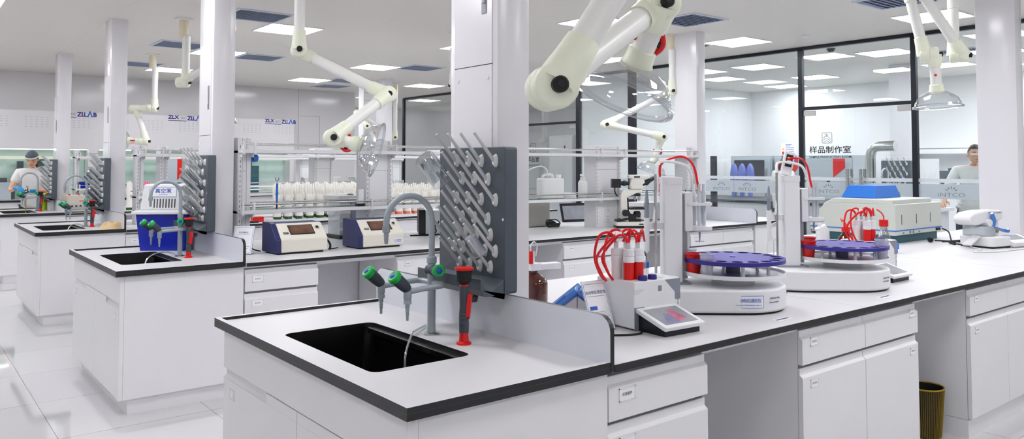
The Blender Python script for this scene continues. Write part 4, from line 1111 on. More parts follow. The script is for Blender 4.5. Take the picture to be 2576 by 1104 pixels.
# ---------------------------------------------------------------- ceiling-hung extraction arms
def arm(label, pts, axis, dome_dir=None, dome=True, r=.0375, jr=.056, pole_side=1, end_len=.2, valve=True, knob=1, vs=-1):
    """pts: mount point on the ceiling, joints in order, hood centre last. axis: horizontal hinge axis pointing to the knob side"""
    P = [V(p) for p in pts]; ax = V(axis).normalized(); o0 = P[0].copy()
    t = thing('extraction_arm', label, 'extraction arm', tuple(o0), 0, 'extraction arms')
    P = [p - o0 for p in P]
    J = P[1:-1]; n = len(J)
    obj('ceiling_flange', B().lathe([(.09, -.001), (.09, -.012), (.05, -.016)], P[0], n=20), 'tube', t)
    obj('mount_sleeve', B().cyl(P[0] - V((0, 0, .012)), P[0] - V((0, 0, .20)), .048, n=18), 'beige', t)
    off = [(1 if k % 2 == 0 else -1) * pole_side * .03 for k in range(n + 1)]
    segs = [(P[0] - V((0, 0, .18)), J[0], off[0])]
    # the pole keeps plumb: shift its foot under the joint
    for k in range(n - 1): segs.append((J[k], J[k + 1], off[k + 1]))
    if dome: segs.append((J[-1], P[-1], off[n]))
    for k, (a, c, o) in enumerate(segs):
        s = ax * o
        a2, c2 = (a + (s if k else V((0, 0, 0))), c + s)
        if k == 0: a2 = V((c2.x, c2.y, a.z)) if (c2 - a).xy.length < .12 else a2
        d = (c2 - a2).normalized()
        last = dome and k == len(segs) - 1
        e = c2 if not last else c2 - d * .10
        tb = obj('tube', B().cyl(a2, e, r, n=18), 'tube', t)
        b = B(); L = .135 if not last else .088
        # rounded socket bodies where this tube meets its joints
        ends = []
        if k > 0: ends.append((a2, d))
        if not last: ends.append((c2, -d))
        for p, dd in ends:
            q = B().tube([p - dd * .0, p + dd * .03, p + dd * .075, p + dd * L, p + dd * L], [jr * .97, jr * .93, r * 1.26, r * 1.16, r * .9], n=18)
            q.lathe([(0, -.034), (jr * .82, -.034), (jr * .96, -.028), (jr, -.014), (jr, .014), (jr * .96, .028), (jr * .82, .034), (0, .034)], p, ax, n=22)
            obj('joint_socket', q, 'cream', t, smooth=50)
        if k == 0:
            obj('pole_collar', B().cyl(a2, a2 - V((0, 0, .16)), r * 1.1, n=18), 'tube', t)
        if last:
            # shut-off valve: red handle and stop on the short tube
            side = d.cross(ax).normalized() * vs
            m = a2 + (e - a2) * (.72 if (e - a2).length < .22 else .62)
            if valve:
                h = obj('damper_handle', B().tube([m + side * (r + .004) - d * .032, m + side * (r + .016) - d * .008, m + side * (r + .016) + d * .012, m + side * (r + .005) + d * .032], [.009, .0105, .0105, .009], n=10, smooth=3), 'red', t)
                obj('damper_stop', B().cyl(m - side * (r - .002), m - side * (r + .012), .009, n=10), 'red', t)
                obj('damper_stem', B().cyl(m + side * r, m + side * (r + .008), .011, n=10), 'black', h)
            col = obj('hood_collar', B().lathe([(r * .98, -.02), (r * 1.22, -.016), (r * 1.3, .02), (r * 1.42, .03), (r * 1.42, .046), (r * 1.1, .05)], e, d, n=22), 'cream', t)
            prof = [(r * 1.25, .03), (r * 1.9, .042), (.112, .062), (.138, .088), (.153, .118), (.160, .14), (.172, .147), (.172, .153), (.158, .152)]
            if isinstance(dome, float): prof = [(q[0] * dome, q[1] * dome) if i > 1 else q for i, q in enumerate(prof)]
            hd = obj('clear_hood', B().lathe(prof, e, d, n=40), 'dome', t, smooth=60)
            obj('hood_rim', B().lathe([(.157, .139), (.173, .145), (.174, .153), (.157, .155)], e, d, n=40), 'dome', hd)
    for k, j in enumerate(J):
        kb = obj('friction_knob', B().lathe([(0, .062), (.019, .064), (.02, .084), (.016, .088), (0, .088)], j, ax * knob, n=18), 'rubber', t)
        obj('knob_pin', B().cyl(j + ax * knob * .088, j + ax * knob * .09, .009, n=12), 'black', kb)
    return t

arm('big white extraction arm with clear hood reaching over the front island', [(.52, -.42, H), (.50, -.40, 2.10), (.195, -.335, 1.655), (.834, -.12, 1.969), (.835, .02, 1.735)], (-.45, -.9, 0), pole_side=-1)
arm('zigzag extraction arm with hood turned sideways over the second island', [(1.16, 3.38, H), (1.155, 3.385, 2.262), (1.545, 2.837, 1.937), (1.085, 2.700, 1.635), (1.268, 2.559, 1.574)], (-.35, -.94, 0), vs=1)
arm('extraction arm half hidden behind the second column, pole hanging over the third island', [(1.341, 6.786, H), (1.341, 6.786, 2.33), (1.60, 6.48, 2.52), (1.612, 6.495, 1.95)], (.75, -.66, 0))
arm('small far extraction arm with short hanging segments over the farthest island', [(1.785, 9.814, H), (1.785, 9.80, 2.25), (1.60, 9.98, 2.24), (1.70, 9.86, 1.79), (1.50, 10.0, 1.80)], (.82, -.57, 0))
arm('extraction arm behind the big clear hood, its own hood over the microscope', [(6.118, 4.218, H), (6.12, 4.218, 2.335), (5.36, 4.55, 1.93), (5.90, 4.18, 1.79), (5.81, 4.24, 1.44)], (-.55, -.83, 0))
arm('extraction arm at the upper right with its hood hanging straight down', [(5.22, .78, H), (5.27, .734, 2.30), (4.875, .90, 2.82), (4.94, .808, 2.283), (5.0, .815, 1.95)], (.40, -.92, 0), pole_side=-1)
arm('extraction arm mostly hidden behind the front column, only one upright segment showing', [(4.06, 5.68, H), (4.055, 5.68, 2.389), (4.017, 5.729, 1.957)], (-.8, .6, 0), dome=False)
arm('extraction arm far off beside the third island column, slanting segment', [(6.36, 11.04, H), (6.36, 11.04, 1.98), (5.50, 10.93, 2.40), (5.513, 10.546, 2.148), (5.62, 10.36, 1.83)], (-.45, -.89, 0))
# ---------------------------------------------------------------- reagent racks over the benches
def rack(i, label, posts, x0, x1, zt=1.665):
    """two glass-topped shelves with steel guard rails on boxed service posts"""
    yb = PIT * i
    t = thing('reagent_rack', label, 'reagent rack', (0, yb, 0), 0, 'two-shelf reagent racks')
    ya, yc = .58, .92
    for k, (a, c) in enumerate(posts):
        p = obj('post', B().box((a, .67, ZT), (c, .83, zt)), 'rack', t, bevel=.002)
        b = B()
        for x in ((a + .012, c - .012) if k else (a + .012,)):
            b.box((x - .010, .655, ZT), (x + .010, .671, zt - .01))
        u = obj('slotted_upright', b, 'rack', p, smooth=0)
        b = B()
        for x in ((a + .012, c - .012) if k else (a + .012,)):
            z = ZT + .03
            while z < zt - .06: b.box((x - .002, .6545, z), (x + .002, .656, z + .022)); z += .036
        obj('upright_slots', b, 'seam', u, smooth=0)
        b = B().box((a + .03, .6695, 1.42), (c - .03, .671, 1.423)).box((a + .03, .6695, ZT), (a + .033, .671, zt)).box((c - .033, .6695, ZT), (c - .03, .671, zt))
        obj('panel_line', b, 'alu', p, smooth=0)
        if c - a > .15:
            for z in (.885, .985):
                s = obj('socket_plate', B().box(((a + c) / 2 - .043, .664, z), ((a + c) / 2 + .043, .671, z + .078)), 'white', p, bevel=.003)
                b = B()
                for dx, dz in ((-.01, .055), (.01, .055), (-.014, .026), (.014, .026), (0, .018)): b.box(((a + c) / 2 + dx - .002, .6632, z + dz - .005), ((a + c) / 2 + dx + .002, .665, z + dz + .005))
                obj('socket_holes', b, 'black', s, smooth=0)
    for z, nm in ((1.552, 'upper'), (1.112, 'lower')):
        sh = obj('shelf', B().box((x0, ya, z), (x1, ya + .02, z + .027)).box((x0, yc - .02, z), (x1, yc, z + .027)).box((x0, ya + .02, z), (x0 + .02, yc - .02, z + .02)).box((x1 - .02, ya + .02, z), (x1, yc - .02, z + .02)), 'rack', t, bevel=.002)
        obj('glass_sheet', B().box((x0 + .02, ya + .021, z + .018), (x1 - .02, yc - .021, z + .025)), 'shelfglass' if nm == 'lower' else 'rack', sh, smooth=0)
        for y in (ya + .01, yc - .01):
            obj('guard_rail', B().cyl((x0, y, z + .068), (x1, y, z + .068), .0065, n=10), 'steel', t)
        for a, c in posts:
            for x in (a + .012, c - .002):
                if x0 < x < x1: obj('bracket', B().box((x - .006, ya - .004, z - .01), (x + .006, ya + .03, z + .082)).box((x - .003, ya + .03, z - .03), (x + .003, .67, z + .01)), 'rack', t, smooth=0)
    return t
rack(1, 'white reagent rack with glass shelves and steel rails, second island', [(.925, 1.02), (1.955, 2.19), (3.25, 3.49), (4.545, 4.90), (5.98, 6.10)], .925, 6.10)
rack(2, 'white reagent rack with glass shelves and steel rails, third island', [(.99, 1.06), (1.22, 1.30), (2.98, 3.22), (4.7, 4.94), (5.8, 5.95)], .99, 5.95)
rack(3, 'white reagent rack with glass shelves and steel rails, farthest island', [(.95, 1.0), (2.4, 2.64), (4.2, 4.44), (5.9, 6.1)], .95, 6.10)

# ---------------------------------------------------------------- second island's bench
YB1 = PIT
card_stand((.895, YB1 + .50, ZT), -.80, 'large white information card in a clear stand beside the navy and ivory colorimeter', '分光测色仪', '', h=.205, w=.155, lean=.28)

def colorimeter(loc, label, sticker=False):
    t = thing('colorimeter', label, 'colorimeter', loc, 0, 'navy and ivory colorimeters')
    w, d = .375, .27
    P = [(0, .012), (.0, .105), (.012, .118), (.115, .205), (.135, .212), (.135, .012)]
    f = obj('front_casing', B().prism(P, 'x', .026, w), 'ivory', t, bevel=.01, seg=3)
    N = [(.006, .008), (.006, .10), (.11, .205), (.14, .217), (d, .217), (d, .008)]
    obj('side_casing', B().prism(N, 'x', -.012, .030).box((.03, .13, .008), (w - .004, d, .213)), 'navy', t, bevel=.006)
    obj('foot_rail', B().box((.01, .012, 0), (w - .03, d - .02, .012)), 'rubber', t, smooth=0)
    s = V((0, .103, .087)).normalized(); n = V((0, -s.z, s.y)); o = V((.19, .012, .118))
    M = Matrix(((1, 0, 0, o.x), (0, s.y, n.y, o.y), (0, s.z, n.z, o.z), (0, 0, 0, 1)))
    z = .002
    dsp = obj('display', B().mat(M).box((-.085, .022, z - .001), (.10, .118, z + .002)), 'black', t, bevel=.001)
    obj('display_glass', B().mat(M).box((-.078, .03, z + .0015), (.093, .112, z + .0026)), 'screenwarm', dsp, smooth=0)
    k = obj('power_button', B().mat(M).lathe([(.0, .0), (.011, .0), (.011, .006), (.008, .009), (0, .009)], (.133, .085, z - .001), n=18), 'frame', t)
    obj('button_ring', B().mat(M).lathe([(.011, .0), (.015, .001), (.0145, .005), (.011, .006)], (.133, .085, z - .001), n=18), 'steel', k)
    bp = obj('badge', B().mat(M).box((-.133, .032, z - .001), (-.098, .05, z + .0015)), 'black', t, smooth=0)
    b = B().mat(M)
    for q in range(3): b.box((-.128 + q * .009, .037, z + .0012), (-.122 + q * .009, .044, z + .002))
    obj('badge_marks', b, 'paper', bp, smooth=0)
    if sticker:
        q = obj('name_sticker', B().box((.275, -.0015, .028), (.36, .001, .064)), 'paper', f, smooth=0)
        txt('sticker_lettering', '分光测色仪', .0165, 'inkblue', q, (.318, -.0022, .05), (1, 0, 0), (0, 0, 1), ext=.0003, squash=.92)
        obj('sticker_line', B().box((.285, -.002, .036), (.35, -.0014, .0395)), 'inkblue', q, smooth=0)
    return t
colorimeter((1.085, YB1 + .305, ZT), 'navy and ivory colorimeter standing nearest the white information card')
colorimeter((1.71, YB1 + .285, ZT), 'navy and ivory colorimeter with a blue-lettered sticker, under the faucet spout', True)
tag(obj('power_lead', B().tube([(1.46, YB1 + .42, .90), (1.49, YB1 + .40, .92), (1.51, YB1 + .37, .88), (1.50, YB1 + .36, .845)], .008, n=8, smooth=6).tube([(1.49, YB1 + .36, .85), (1.54, YB1 + .37, .85), (1.58, YB1 + .39, .852)], .004, n=8, smooth=4), 'rubber'), 'short black lead with plug standing at the right flank of the first colorimeter', 'cable', 'black bench leads')
tag(obj('power_lead', B().tube([(.93, YB1 + .62, 1.03), (.95, YB1 + .60, .95), (1.0, YB1 + .58, .87), (1.06, YB1 + .56, .845)], .0045, n=8, smooth=6), 'rubber'), 'black lead dropping from the rack post behind the white information card', 'cable', 'black bench leads')

t = thing('analyser', 'grey analyser with a pale overhanging lid between the two colorimeters', 'analyser', (1.95, YB1 + 1.10, ZT))
obj('body', B().box((.10, 0, .03), (.40, .26, .33)), 'instg', t, bevel=.006)
obj('window_block', B().box((.0, .01, .03), (.098, .24, .325)), 'frostplastic', t, bevel=.004)
b = B()
for z in (.07, .14, .21): b.box((.0, .006, z), (.098, .011, z + .025))
obj('window_bands', b, 'grip', t, smooth=0)
obj('lid', B().rbox((-.03, -.02, .332), (.43, .28, .366), .01), 'grip', t, bevel=.004)
obj('lid_knob', B().lathe([(.03, .366), (.028, .376), (0, .384)], (.15, .12, 0), n=18), 'instg', t)
obj('base', B().box((-.01, -.01, 0), (.41, .27, .03)), 'black', t, bevel=.003)

t = thing('power_unit', 'white and black power unit with a dangling black plug, beside the drying rack', 'power unit', (2.665, YB1 + 1.0, ZT), -.5)
obj('casing', B().box((.06, 0, .012), (.30, .30, .22)), 'inst', t, bevel=.004)
obj('side_grille', B().prism([(0, .012), (.30, .012), (.30, .225), (.03, .225)], 'x', .0, .06), 'black', t, bevel=.003)
obj('foot', B().box((.01, .01, 0), (.29, .29, .013)), 'rubber', t)
b = B()
for x in (.10, .24): b.cyl((x, .001, .17), (x, -.006, .17), .008, n=10)
obj('socket', b, 'alu', t)
obj('plug', B().cyl((.13, -.002, .085), (.13, -.035, .085), .02, n=12).tube([(.13, -.03, .085), (.16, -.045, .10), (.175, -.04, .13)], .006, n=8, smooth=4), 'rubber', t)
obj('lead', B().tube([(.13, -.03, .08), (.15, -.05, .04), (.10, -.06, .008), (-.02, -.05, .006), (-.08, -.07, .006)], .0055, n=8, smooth=6).tube([(.26, .0, .15), (.28, -.03, .12), (.27, -.03, .04), (.16, -.04, .008), (.10, -.02, .006)], .0055, n=8, smooth=6), 'rubber', t)

# lower shelf of the second rack
ZS = 1.138
t = thing('file_holder', 'black sloped holder standing on the lower shelf of the second rack', 'holder', (2.05, YB1 + .73, ZS))
obj('shell', B().prism([(-.05, 0), (.05, 0), (.042, .11), (.03, .12), (-.032, .12), (-.04, .115)], 'y', -.03, .04), 'black', t, bevel=.004)
obj('base', B().box((-.062, -.035, 0), (.062, .045, .008)), 'black', t, bevel=.002)
t = thing('white_tube', 'white upright tube with black foot on the lower shelf of the second rack', 'tube', (1.90, YB1 + .66, ZS))
obj('barrel', B().rbox((-.024, -.022, .022), (.026, .022, .135), .01), 'inst', t)
obj('foot', B().box((-.032, -.026, 0), (.034, .026, .022)), 'black', t, bevel=.003)
t = thing('test_brush', 'upright tool with blue handle and grey fork against the rack rail', 'tool', (1.20, YB1 + .62, ZS))
obj('handle', B().lathe([(0, .0), (.006, .002), (.008, .06), (.011, .075), (.009, .09), (.008, .15), (0, .155)], (0, 0, .04), n=14), 'bluepanel', t)
obj('tip', B().lathe([(0, 0), (.006, .004), (.006, .045), (0, .046)], n=10), 'black', t)
obj('fork', B().cyl((0, 0, .19), (0, 0, .215), .004, n=8).box((-.014, -.004, .212), (.014, .004, .218)).box((-.014, -.004, .215), (-.009, .004, .236)).box((.009, -.004, .215), (.014, .004, .236)), 'alu', t)
t = tag(obj('tape_roll', B().lathe([(.018, -.012), (.028, -.012), (.028, .012), (.018, .012), (.018, -.012)], (1.045, YB1 + .66, 1.515), (1, .3, 0), n=22), 'bluepanel'), 'blue tape roll hooked under the upper shelf of the second rack', 'tape')

t = thing('jerry_can', 'white plastic jerry can with moulded handle on the second rack', 'canister', (4.02, YB1 + .76, ZS), -.35)
obj('body', B().rbox((-.125, -.075, 0), (.125, .075, .20), .03, n=5), 'hdpe', t, bevel=.014, seg=3)
obj('handle', B().tube([(-.085, 0, .19), (-.075, 0, .225), (-.04, 0, .235), (.0, 0, .235), (.02, 0, .225), (.03, 0, .19)], .013, n=10, smooth=4), 'hdpe', t)
obj('cap', B().lathe([(.026, .195), (.027, .196), (.027, .232), (.024, .235), (0, .235)], (.085, 0, 0), n=20), 'hdpe', t)
tag(obj('white_hose', B().tube([(3.95, YB1 + .72, ZS + .22), (3.92, YB1 + .70, 1.42), (3.82, YB1 + .68, 1.455), (3.66, YB1 + .66, 1.42), (3.55, YB1 + .66, 1.34)], .0065, n=8, smooth=6), 'tubewhite'), 'white hose curving over the jerry can', 'hose')
t = thing('plastic_bottle', 'slim white plastic bottle standing left of the rack post, second island', 'bottle', (4.44, YB1 + .74, ZS))
obj('body', B().lathe([(0, 0), (.044, 0), (.047, .006), (.047, .15), (.036, .172), (.022, .18), (.022, .186)], n=24), 'hdpe', t)
obj('cap', B().lathe([(.026, .182), (.026, .205), (0, .206)], n=20), 'hdpe', t)
for k in range(3):
    tag(obj('paper_bundle', B().at((4.20, YB1 + .74, ZS + .001 + .018 * k), (0, 0, -.1 + .2 * k)).box((-.085, -.07, 0), (.085, .07, .016)), 'paper', bevel=.003), 'white folded bundle beside the jerry can, %s' % ['lowest of the pile', 'middle of the pile', 'topmost of the pile'][k], 'paper', 'folded bundles on the second rack')

t = thing('equipment_box', 'grey-beige steel box against the front column with black cable coil', 'instrument box', (3.96, YB1 + 1.04, ZT))
obj('casing', B().box((0, 0, .008), (.30, .34, .275)), pbr('taupe_steel', (176, 172, 166), .4, var=.02), t, bevel=.004)
obj('foot', B().box((.02, .02, 0), (.28, .32, .009)), 'rubber', t)
cb = B()
for k in range(4): cb.tube([(4.18 + (.07 + .006 * k) * math.cos(a * PI / 4 + k), YB1 + .90 + .05 * math.sin(a * PI / 4 + k), ZT + .012 + .011 * k + .03 * (math.sin(a * PI / 4 + k) > .5)) for a in range(9)], .0055, n=7, smooth=4)
tag(obj('cable_coil', cb, 'rubber'), 'black cable coil lying before the grey-beige steel box', 'cable')
t = thing('display_tablet', 'black framed tilted tablet display behind the second rack', 'screen', (4.92, YB1 + 1.33, ZT), -.2)
R = Matrix.Rotation(-.32, 4, 'X')
obj('frame', B().mat(R).rbox((-.185, 0, 0), (.185, .014, .215), .003), 'frame', t, bevel=.004)
obj('screen', B().mat(R).box((-.16, -.0012, .03), (.16, .0005, .185)), 'screengrey', t, smooth=0)
obj('stand', B().box((-.08, .02, 0), (.08, .14, .012)).mat(Matrix.Identity(4)).prism([(.06, 0), (.14, 0), (.066, .15)], 'x', -.02, .02), 'black', t)

# microscope
t = thing('microscope', 'white and black compound microscope with camera head and twin eyepieces', 'microscope', (4.80, YB1 + .43, ZT), -.62)
b = B().rbox((-.155, -.095, .012), (.165, .095, .062), .03)
base = obj('base', b, 'microw', t, bevel=.008)
obj('base_skirt', B().rbox((-.157, -.097, .004), (.167, .097, .024), .03), 'black', base)
b = B()
for x in (-.12, .13):
    for y in (-.07, .07): b.cyl((x, y, 0), (x, y, .006), .014, n=10)
obj('foot', b, 'rubber', base)
obj('control_screen', B().at((-.15, -.085, .064), (0, -.16, 0)).box((0, 0, 0), (.12, .15, .018)), 'black', base, bevel=.003)
obj('logo_plate', B().box((.07, -.097, .035), (.115, -.0945, .045)), 'black', base, smooth=0)
obj('arm', B().prism([(-.10, .06), (-.02, .06), (-.03, .17), (-.035, .30), (.06, .345), (.12, .35), (.12, .385), (-.08, .385), (-.10, .33)], 'y', -.035, .035), 'microw', t, bevel=.01)
obj('arm_cover', B().prism([(-.022, .06), (.055, .06), (.055, .13), (.0, .14), (-.018, .17), (-.022, .30), (-.034, .30)], 'y', -.036, .036), 'black', t, bevel=.004)
obj('condenser', B().lathe([(0, .10), (.035, .10), (.04, .14), (.028, .165), (0, .165)], (.07, 0, 0), n=20).lathe([(.045, .062), (.045, .085), (.038, .09), (0, .09)], (.07, 0, 0), n=20), 'black', t)
sg = obj('stage', B().box((-.02, -.09, .185), (.17, .10, .205)), 'black', t, bevel=.003)
obj('slide_clip', B().box((.02, -.06, .205), (.12, .06, .209)), 'frame', sg, smooth=0)
b = B()
for y in (-.085, .085): b.cyl((-.06, math.copysign(.035, y), .15), (-.06, y, .15), .033, n=20)
obj('focus_knob', b, 'black', t)
nz = obj('nosepiece', B().lathe([(0, .0), (.034, .0), (.038, .018), (.03, .03), (0, .03)], (.07, 0, .318), (.12, 0, 1), n=20), 'black', t)
for k in range(4):
    a = k * PI / 2 + .6
    obj('objective', B().lathe([(0, 0), (.008, 0), (.0125, .012), (.0125, .045), (0, .045)], (.07 + .03 * math.cos(a), .03 * math.sin(a), .272), (-.25 * math.cos(a) * 0 , 0, 1), n=12), 'steel', nz)
hd = obj('head', B().prism([(.0, .385), (.12, .385), (.16, .42), (.13, .50), (.01, .50), (-.01, .44)], 'y', -.05, .05), 'microw', t, bevel=.012)
obj('head_plate', B().rbox((-.02, -.055, .493), (.19, .055, .53), .02), 'microw', hd, bevel=.006)
obj('badge', B().box((.03, -.0568, .503), (.09, -.0545, .517)), 'black', hd, smooth=0)
for y in (-.028, .028):
    ep = obj('eyepiece', B().tube([(.12, y, .425), (.17, y, .455), (.19, y, .468), (.25, y, .505)], [.024, .026, .019, .018], n=14), 'black', t)
    obj('eyecup', B().tube([(.25, y, .505), (.268, y, .516)], [.0185, .0165], n=14), 'alu', ep)
cm = obj('camera_box', B().box((-.19, -.045, .40), (-.10, .045, .49)), 'black', t, bevel=.005)
obj('camera_adapter', B().lathe([(.022, 0), (.022, .03), (.028, .035), (.028, .06), (.02, .065), (.02, .10)], (-.105, 0, .445), (1, 0, 0), n=18), 'black', cm)
obj('camera_lead', B().tube([(-.155, 0, .402), (-.155, 0, .37), (-.145, .01, .34), (-.13, .03, .32)], .006, n=8, smooth=5), 'rubber', cm)
cb = B()
for k in range(5): cb.tube([(5.03 + .02 * k, YB1 + .62 - .01 * k, ZT + .01 + .012 * k), (5.13 + .03 * k, YB1 + .58, ZT + .02 + .012 * (k % 3)), (5.28, YB1 + .52 + .03 * k, ZT + .012 + .006 * k), (5.42 - .04 * k, YB1 + .50 + .02 * k, ZT + .008)], .006, n=7, smooth=5)
tag(obj('cable_coil', cb, 'rubber'), 'black bundle of cables heaped right of the microscope', 'cable')
t = thing('grey_unit', 'pale grey box unit behind the microscope', 'instrument box', (5.62, YB1 + .98, ZT))
obj('casing', B().box((0, 0, .008), (.34, .30, .20)), 'grip', t, bevel=.005)
obj('foot', B().box((.02, .02, 0), (.32, .28, .009)), 'rubber', t)
t = thing('test_tubes', 'white conical tube standing behind the microscope near the first tower', 'tube', (5.98, YB1 + .50, ZT))
obj('tube', B().lathe([(0, .0), (.006, .004), (.016, .05), (.016, .17), (0, .17)], n=14), 'hdpe', t)
obj('cap', B().lathe([(.018, .168), (.018, .195), (0, .196)], n=14), 'inst', t)

# vacuum pump in its blue bin on the second sink top
t = thing('blue_bin', 'deep blue rectangular plastic bin on the second sink worktop', 'bin', (.60, YB1 + 1.20, ZT), -.62)
w0, w1, d0, d1, hh = .16, .185, .115, .14, .265
vs = [(-w0, -d0, 0), (w0, -d0, 0), (w0, d0, 0), (-w0, d0, 0), (-w1, -d1, hh), (w1, -d1, hh), (w1, d1, hh), (-w1, d1, hh)]
ins = [(x * .965, y * .955, z) for x, y, z in vs[4:]] + [(x * .955, y * .945, .008) for x, y, z in vs[:4]]
obj('shell', B().add(vs + ins, [(3, 2, 1, 0), (0, 1, 5, 4), (1, 2, 6, 5), (2, 3, 7, 6), (3, 0, 4, 7), (4, 5, 9, 8), (5, 6, 10, 9), (6, 7, 11, 10), (7, 4, 8, 11), (8, 9, 13, 12), (9, 10, 14, 13), (10, 11, 15, 14), (11, 8, 12, 15), (12, 13, 14, 15)]), 'bluebin', t, bevel=.003)
t = thing('vacuum_pump', 'white vacuum pump with blue-lettered sign sitting on the blue bin', 'vacuum pump', (.60, YB1 + 1.20, ZT + hh + .001), -.62)
obj('flange', B().rbox((-.215, -.16, 0), (.215, .16, .022), .02), 'pumpwhite', t, bevel=.005)
obj('flange_lip', B().box((-.19, -.145, -.006 + .006), (.19, .145, .03)), 'pumpwhite', t, bevel=.003)
vs = [(-.165, -.125, .028), (.165, -.125, .028), (.165, .125, .028), (-.165, .125, .028), (-.145, -.105, .22), (.145, -.105, .22), (.145, .105, .22), (-.145, .105, .22)]
cs = obj('casing', B().add(vs, [(3, 2, 1, 0), (0, 1, 5, 4), (1, 2, 6, 5), (2, 3, 7, 6), (3, 0, 4, 7), (4, 5, 6, 7)]), 'pumpwhite', t, bevel=.014, seg=3)
M = Matrix.Translation((0, -.1255, .028)) @ Matrix.Rotation(math.atan2(.02, .192), 4, 'X') @ Matrix.Rotation(0, 4, 'Z')
def PF(x, z): return tuple(Matrix.Rotation(-math.atan2(.02, .192), 4, 'X').to_3x3() @ V((x, 0, z)) + V((0, -.1262, .028)))
MF = Matrix.Translation((0, -.1262, .028)) @ Matrix.Rotation(-math.atan2(.02, .192), 4, 'X')
b = B().mat(MF)
for k in range(8): b.box((-.065 + k * .021, -.001, .02), (-.065 + k * .021 + .008, .002, .085))
obj('cooling_slots', b, 'seam', cs, smooth=0)
sg = obj('name_sign', B().mat(MF).box((-.10, -.0015, .10), (.095, .001, .17)), 'paper', cs, smooth=0)
b = B().mat(MF)
for a, c in (((-.10, .10), (.095, .102)), ((-.10, .168), (.095, .17)), ((-.10, .10), (-.098, .17)), ((.093, .10), (.095, .17))): b.box((a[0], -.0022, a[1]), (c[0], -.0014, c[1]))
obj('sign_border', b, 'inkblue', sg, smooth=0)
up = MF.to_3x3() @ V((0, 0, 1))
txt('sign_lettering', '真空泵', .036, 'inkblue', sg, tuple(MF @ V((0, -.0024, .142))), (1, 0, 0), tuple(up), ext=.0003, squash=1.12, bold=.0003)
txt('sign_caption', 'VACUUM PUMP', .009, 'inkblue', sg, tuple(MF @ V((0, -.0024, .116))), (1, 0, 0), tuple(up), ext=.0003)
b = B()
for y in (-.03, .035): b.lathe([(.0, 0), (.035, .0), (.035, .012), (.028, .016), (0, .016)], (-.158, y, .15), (-1, 0, .1), n=20)
obj('gauge', b, 'grip', cs)
obj('gauge_pin', B().cyl((-.17, -.03, .15), (-.18, -.03, .15), .008, n=10), 'red', cs)
obj('handle', B().rbox((-.07, -.03, .219), (.08, .03, .236), .012), 'alu', t, bevel=.004)
obj('side_switch', B().box((-.17, -.05, .045), (-.155, .03, .058)), 'black', cs, smooth=0)

# glass bottles on the second and third racks
def rack_bottle(loc, d, L, r, label, mat='glassware'):
    t = thing('glass_bottle', label, 'bottle', loc, 0, 'glassware drying on the racks')
    obj('wall', B().lathe([(0, 0), (r * .85, .001), (r, .008), (r, L * .7), (r * .45, L * .85), (r * .4, L), (r * .5, L)], (0, 0, 0), d, n=20), mat, t)
    return t
dd = (.7, 0, -.71)
rack_bottle((.550, PIT + .70, 1.41), dd, .18, .036, 'clear glass bottle drying upside down, upper one on the second rack')
rack_bottle((.56, PIT + .668, 1.20), dd, .15, .033, 'clear glass bottle drying upside down, lower one on the second rack')
for k, (y, z, L, r) in enumerate(((.90, 1.40, .2, .045), (1.0, 1.365, .18, .04), (.82, 1.22, .2, .045), (.94, 1.20, .22, .05), (.75, 1.10, .2, .045), (.88, 1.08, .18, .05))):
    rack_bottle((.565, 2 * PIT + y, z), dd, L, r, 'clear glassware on the crowded third rack, %s' % ['uppermost piece', 'second from the top', 'middle piece nearest the column', 'middle piece reaching farthest left', 'lowest piece nearest the column', 'lowest piece on the left'][k])
rack_bottle((.57, 3 * PIT + .92, 1.42), dd, .18, .04, 'clear glassware on the farthest rack beside the woman')

# third island
tag(obj('chamois_cloth', B().lathe([(0, .052), (.03, .058), (.06, .064), (.085, .05), (.10, .03), (.115, .0), (0, 0)], (.675, 2 * PIT + .22, ZT), n=26), 'chamois'), 'crumpled tan chamois cloth on the third sink worktop', 'cloth')
ch = bpy.data.objects['chamois_cloth']
for v in ch.data.vertices:
    if v.co.z > ZT + .002:
        v.co.x += random.uniform(-.012, .012); v.co.y += random.uniform(-.012, .012); v.co.z += random.uniform(-.004, .010)
t = thing('former_tray', 'long low white tray under the white hand formers, third island', 'tray', (2.25, 2 * PIT + .04, ZT))
b = B().box((0, 0, .0), (2.75, .59, .016)).box((0, 0, .016), (2.75, .006, .03)).box((0, .584, .016), (2.75, .59, .03)).box((0, .006, .016), (.006, .584, .03)).box((2.744, .006, .016), (2.75, .584, .03))
obj('tray', b, 'white', t, smooth=0)
ZF = ZT + .017

def former_mesh(h, seed):
    """ceramic glove former: forearm column, palm, four fingers and a thumb"""
    rnd = random.Random(seed); b = B()
    b.lathe([(0, .035), (.034, .035), (.035, .05), (.030, .10), (.029, .16), (.033, .20 * h / .36)], n=14)
    hp = h * .56
    b.tube([(0, 0, .19), (0, 0, hp), (0, 0, hp + .05), (0, 0, hp + .075)], [.032, .034, .036, .031], n=12)
    for k, (x, l) in enumerate(((-.027, .075), (-.009, .092), (.009, .086), (.027, .068))):
        z = hp + .06; e = h - .092 + l
        b.tube([(x, 0, z), (x * 1.12, -.002, z + (e - z) * .5), (x * 1.15, -.004, e - .006), (x * 1.15, -.005, e)], [.0105, .0095, .0085, .004], n=8)
    b.tube([(.026, -.005, hp + .01), (.043, -.016, hp + .045), (.046, -.02, hp + .085)], [.012, .0105, .006], n=8)
    b.v = [(x * 1.28, y * 1.15, z) for x, y, z in b.v]
    return b
fproto = {}
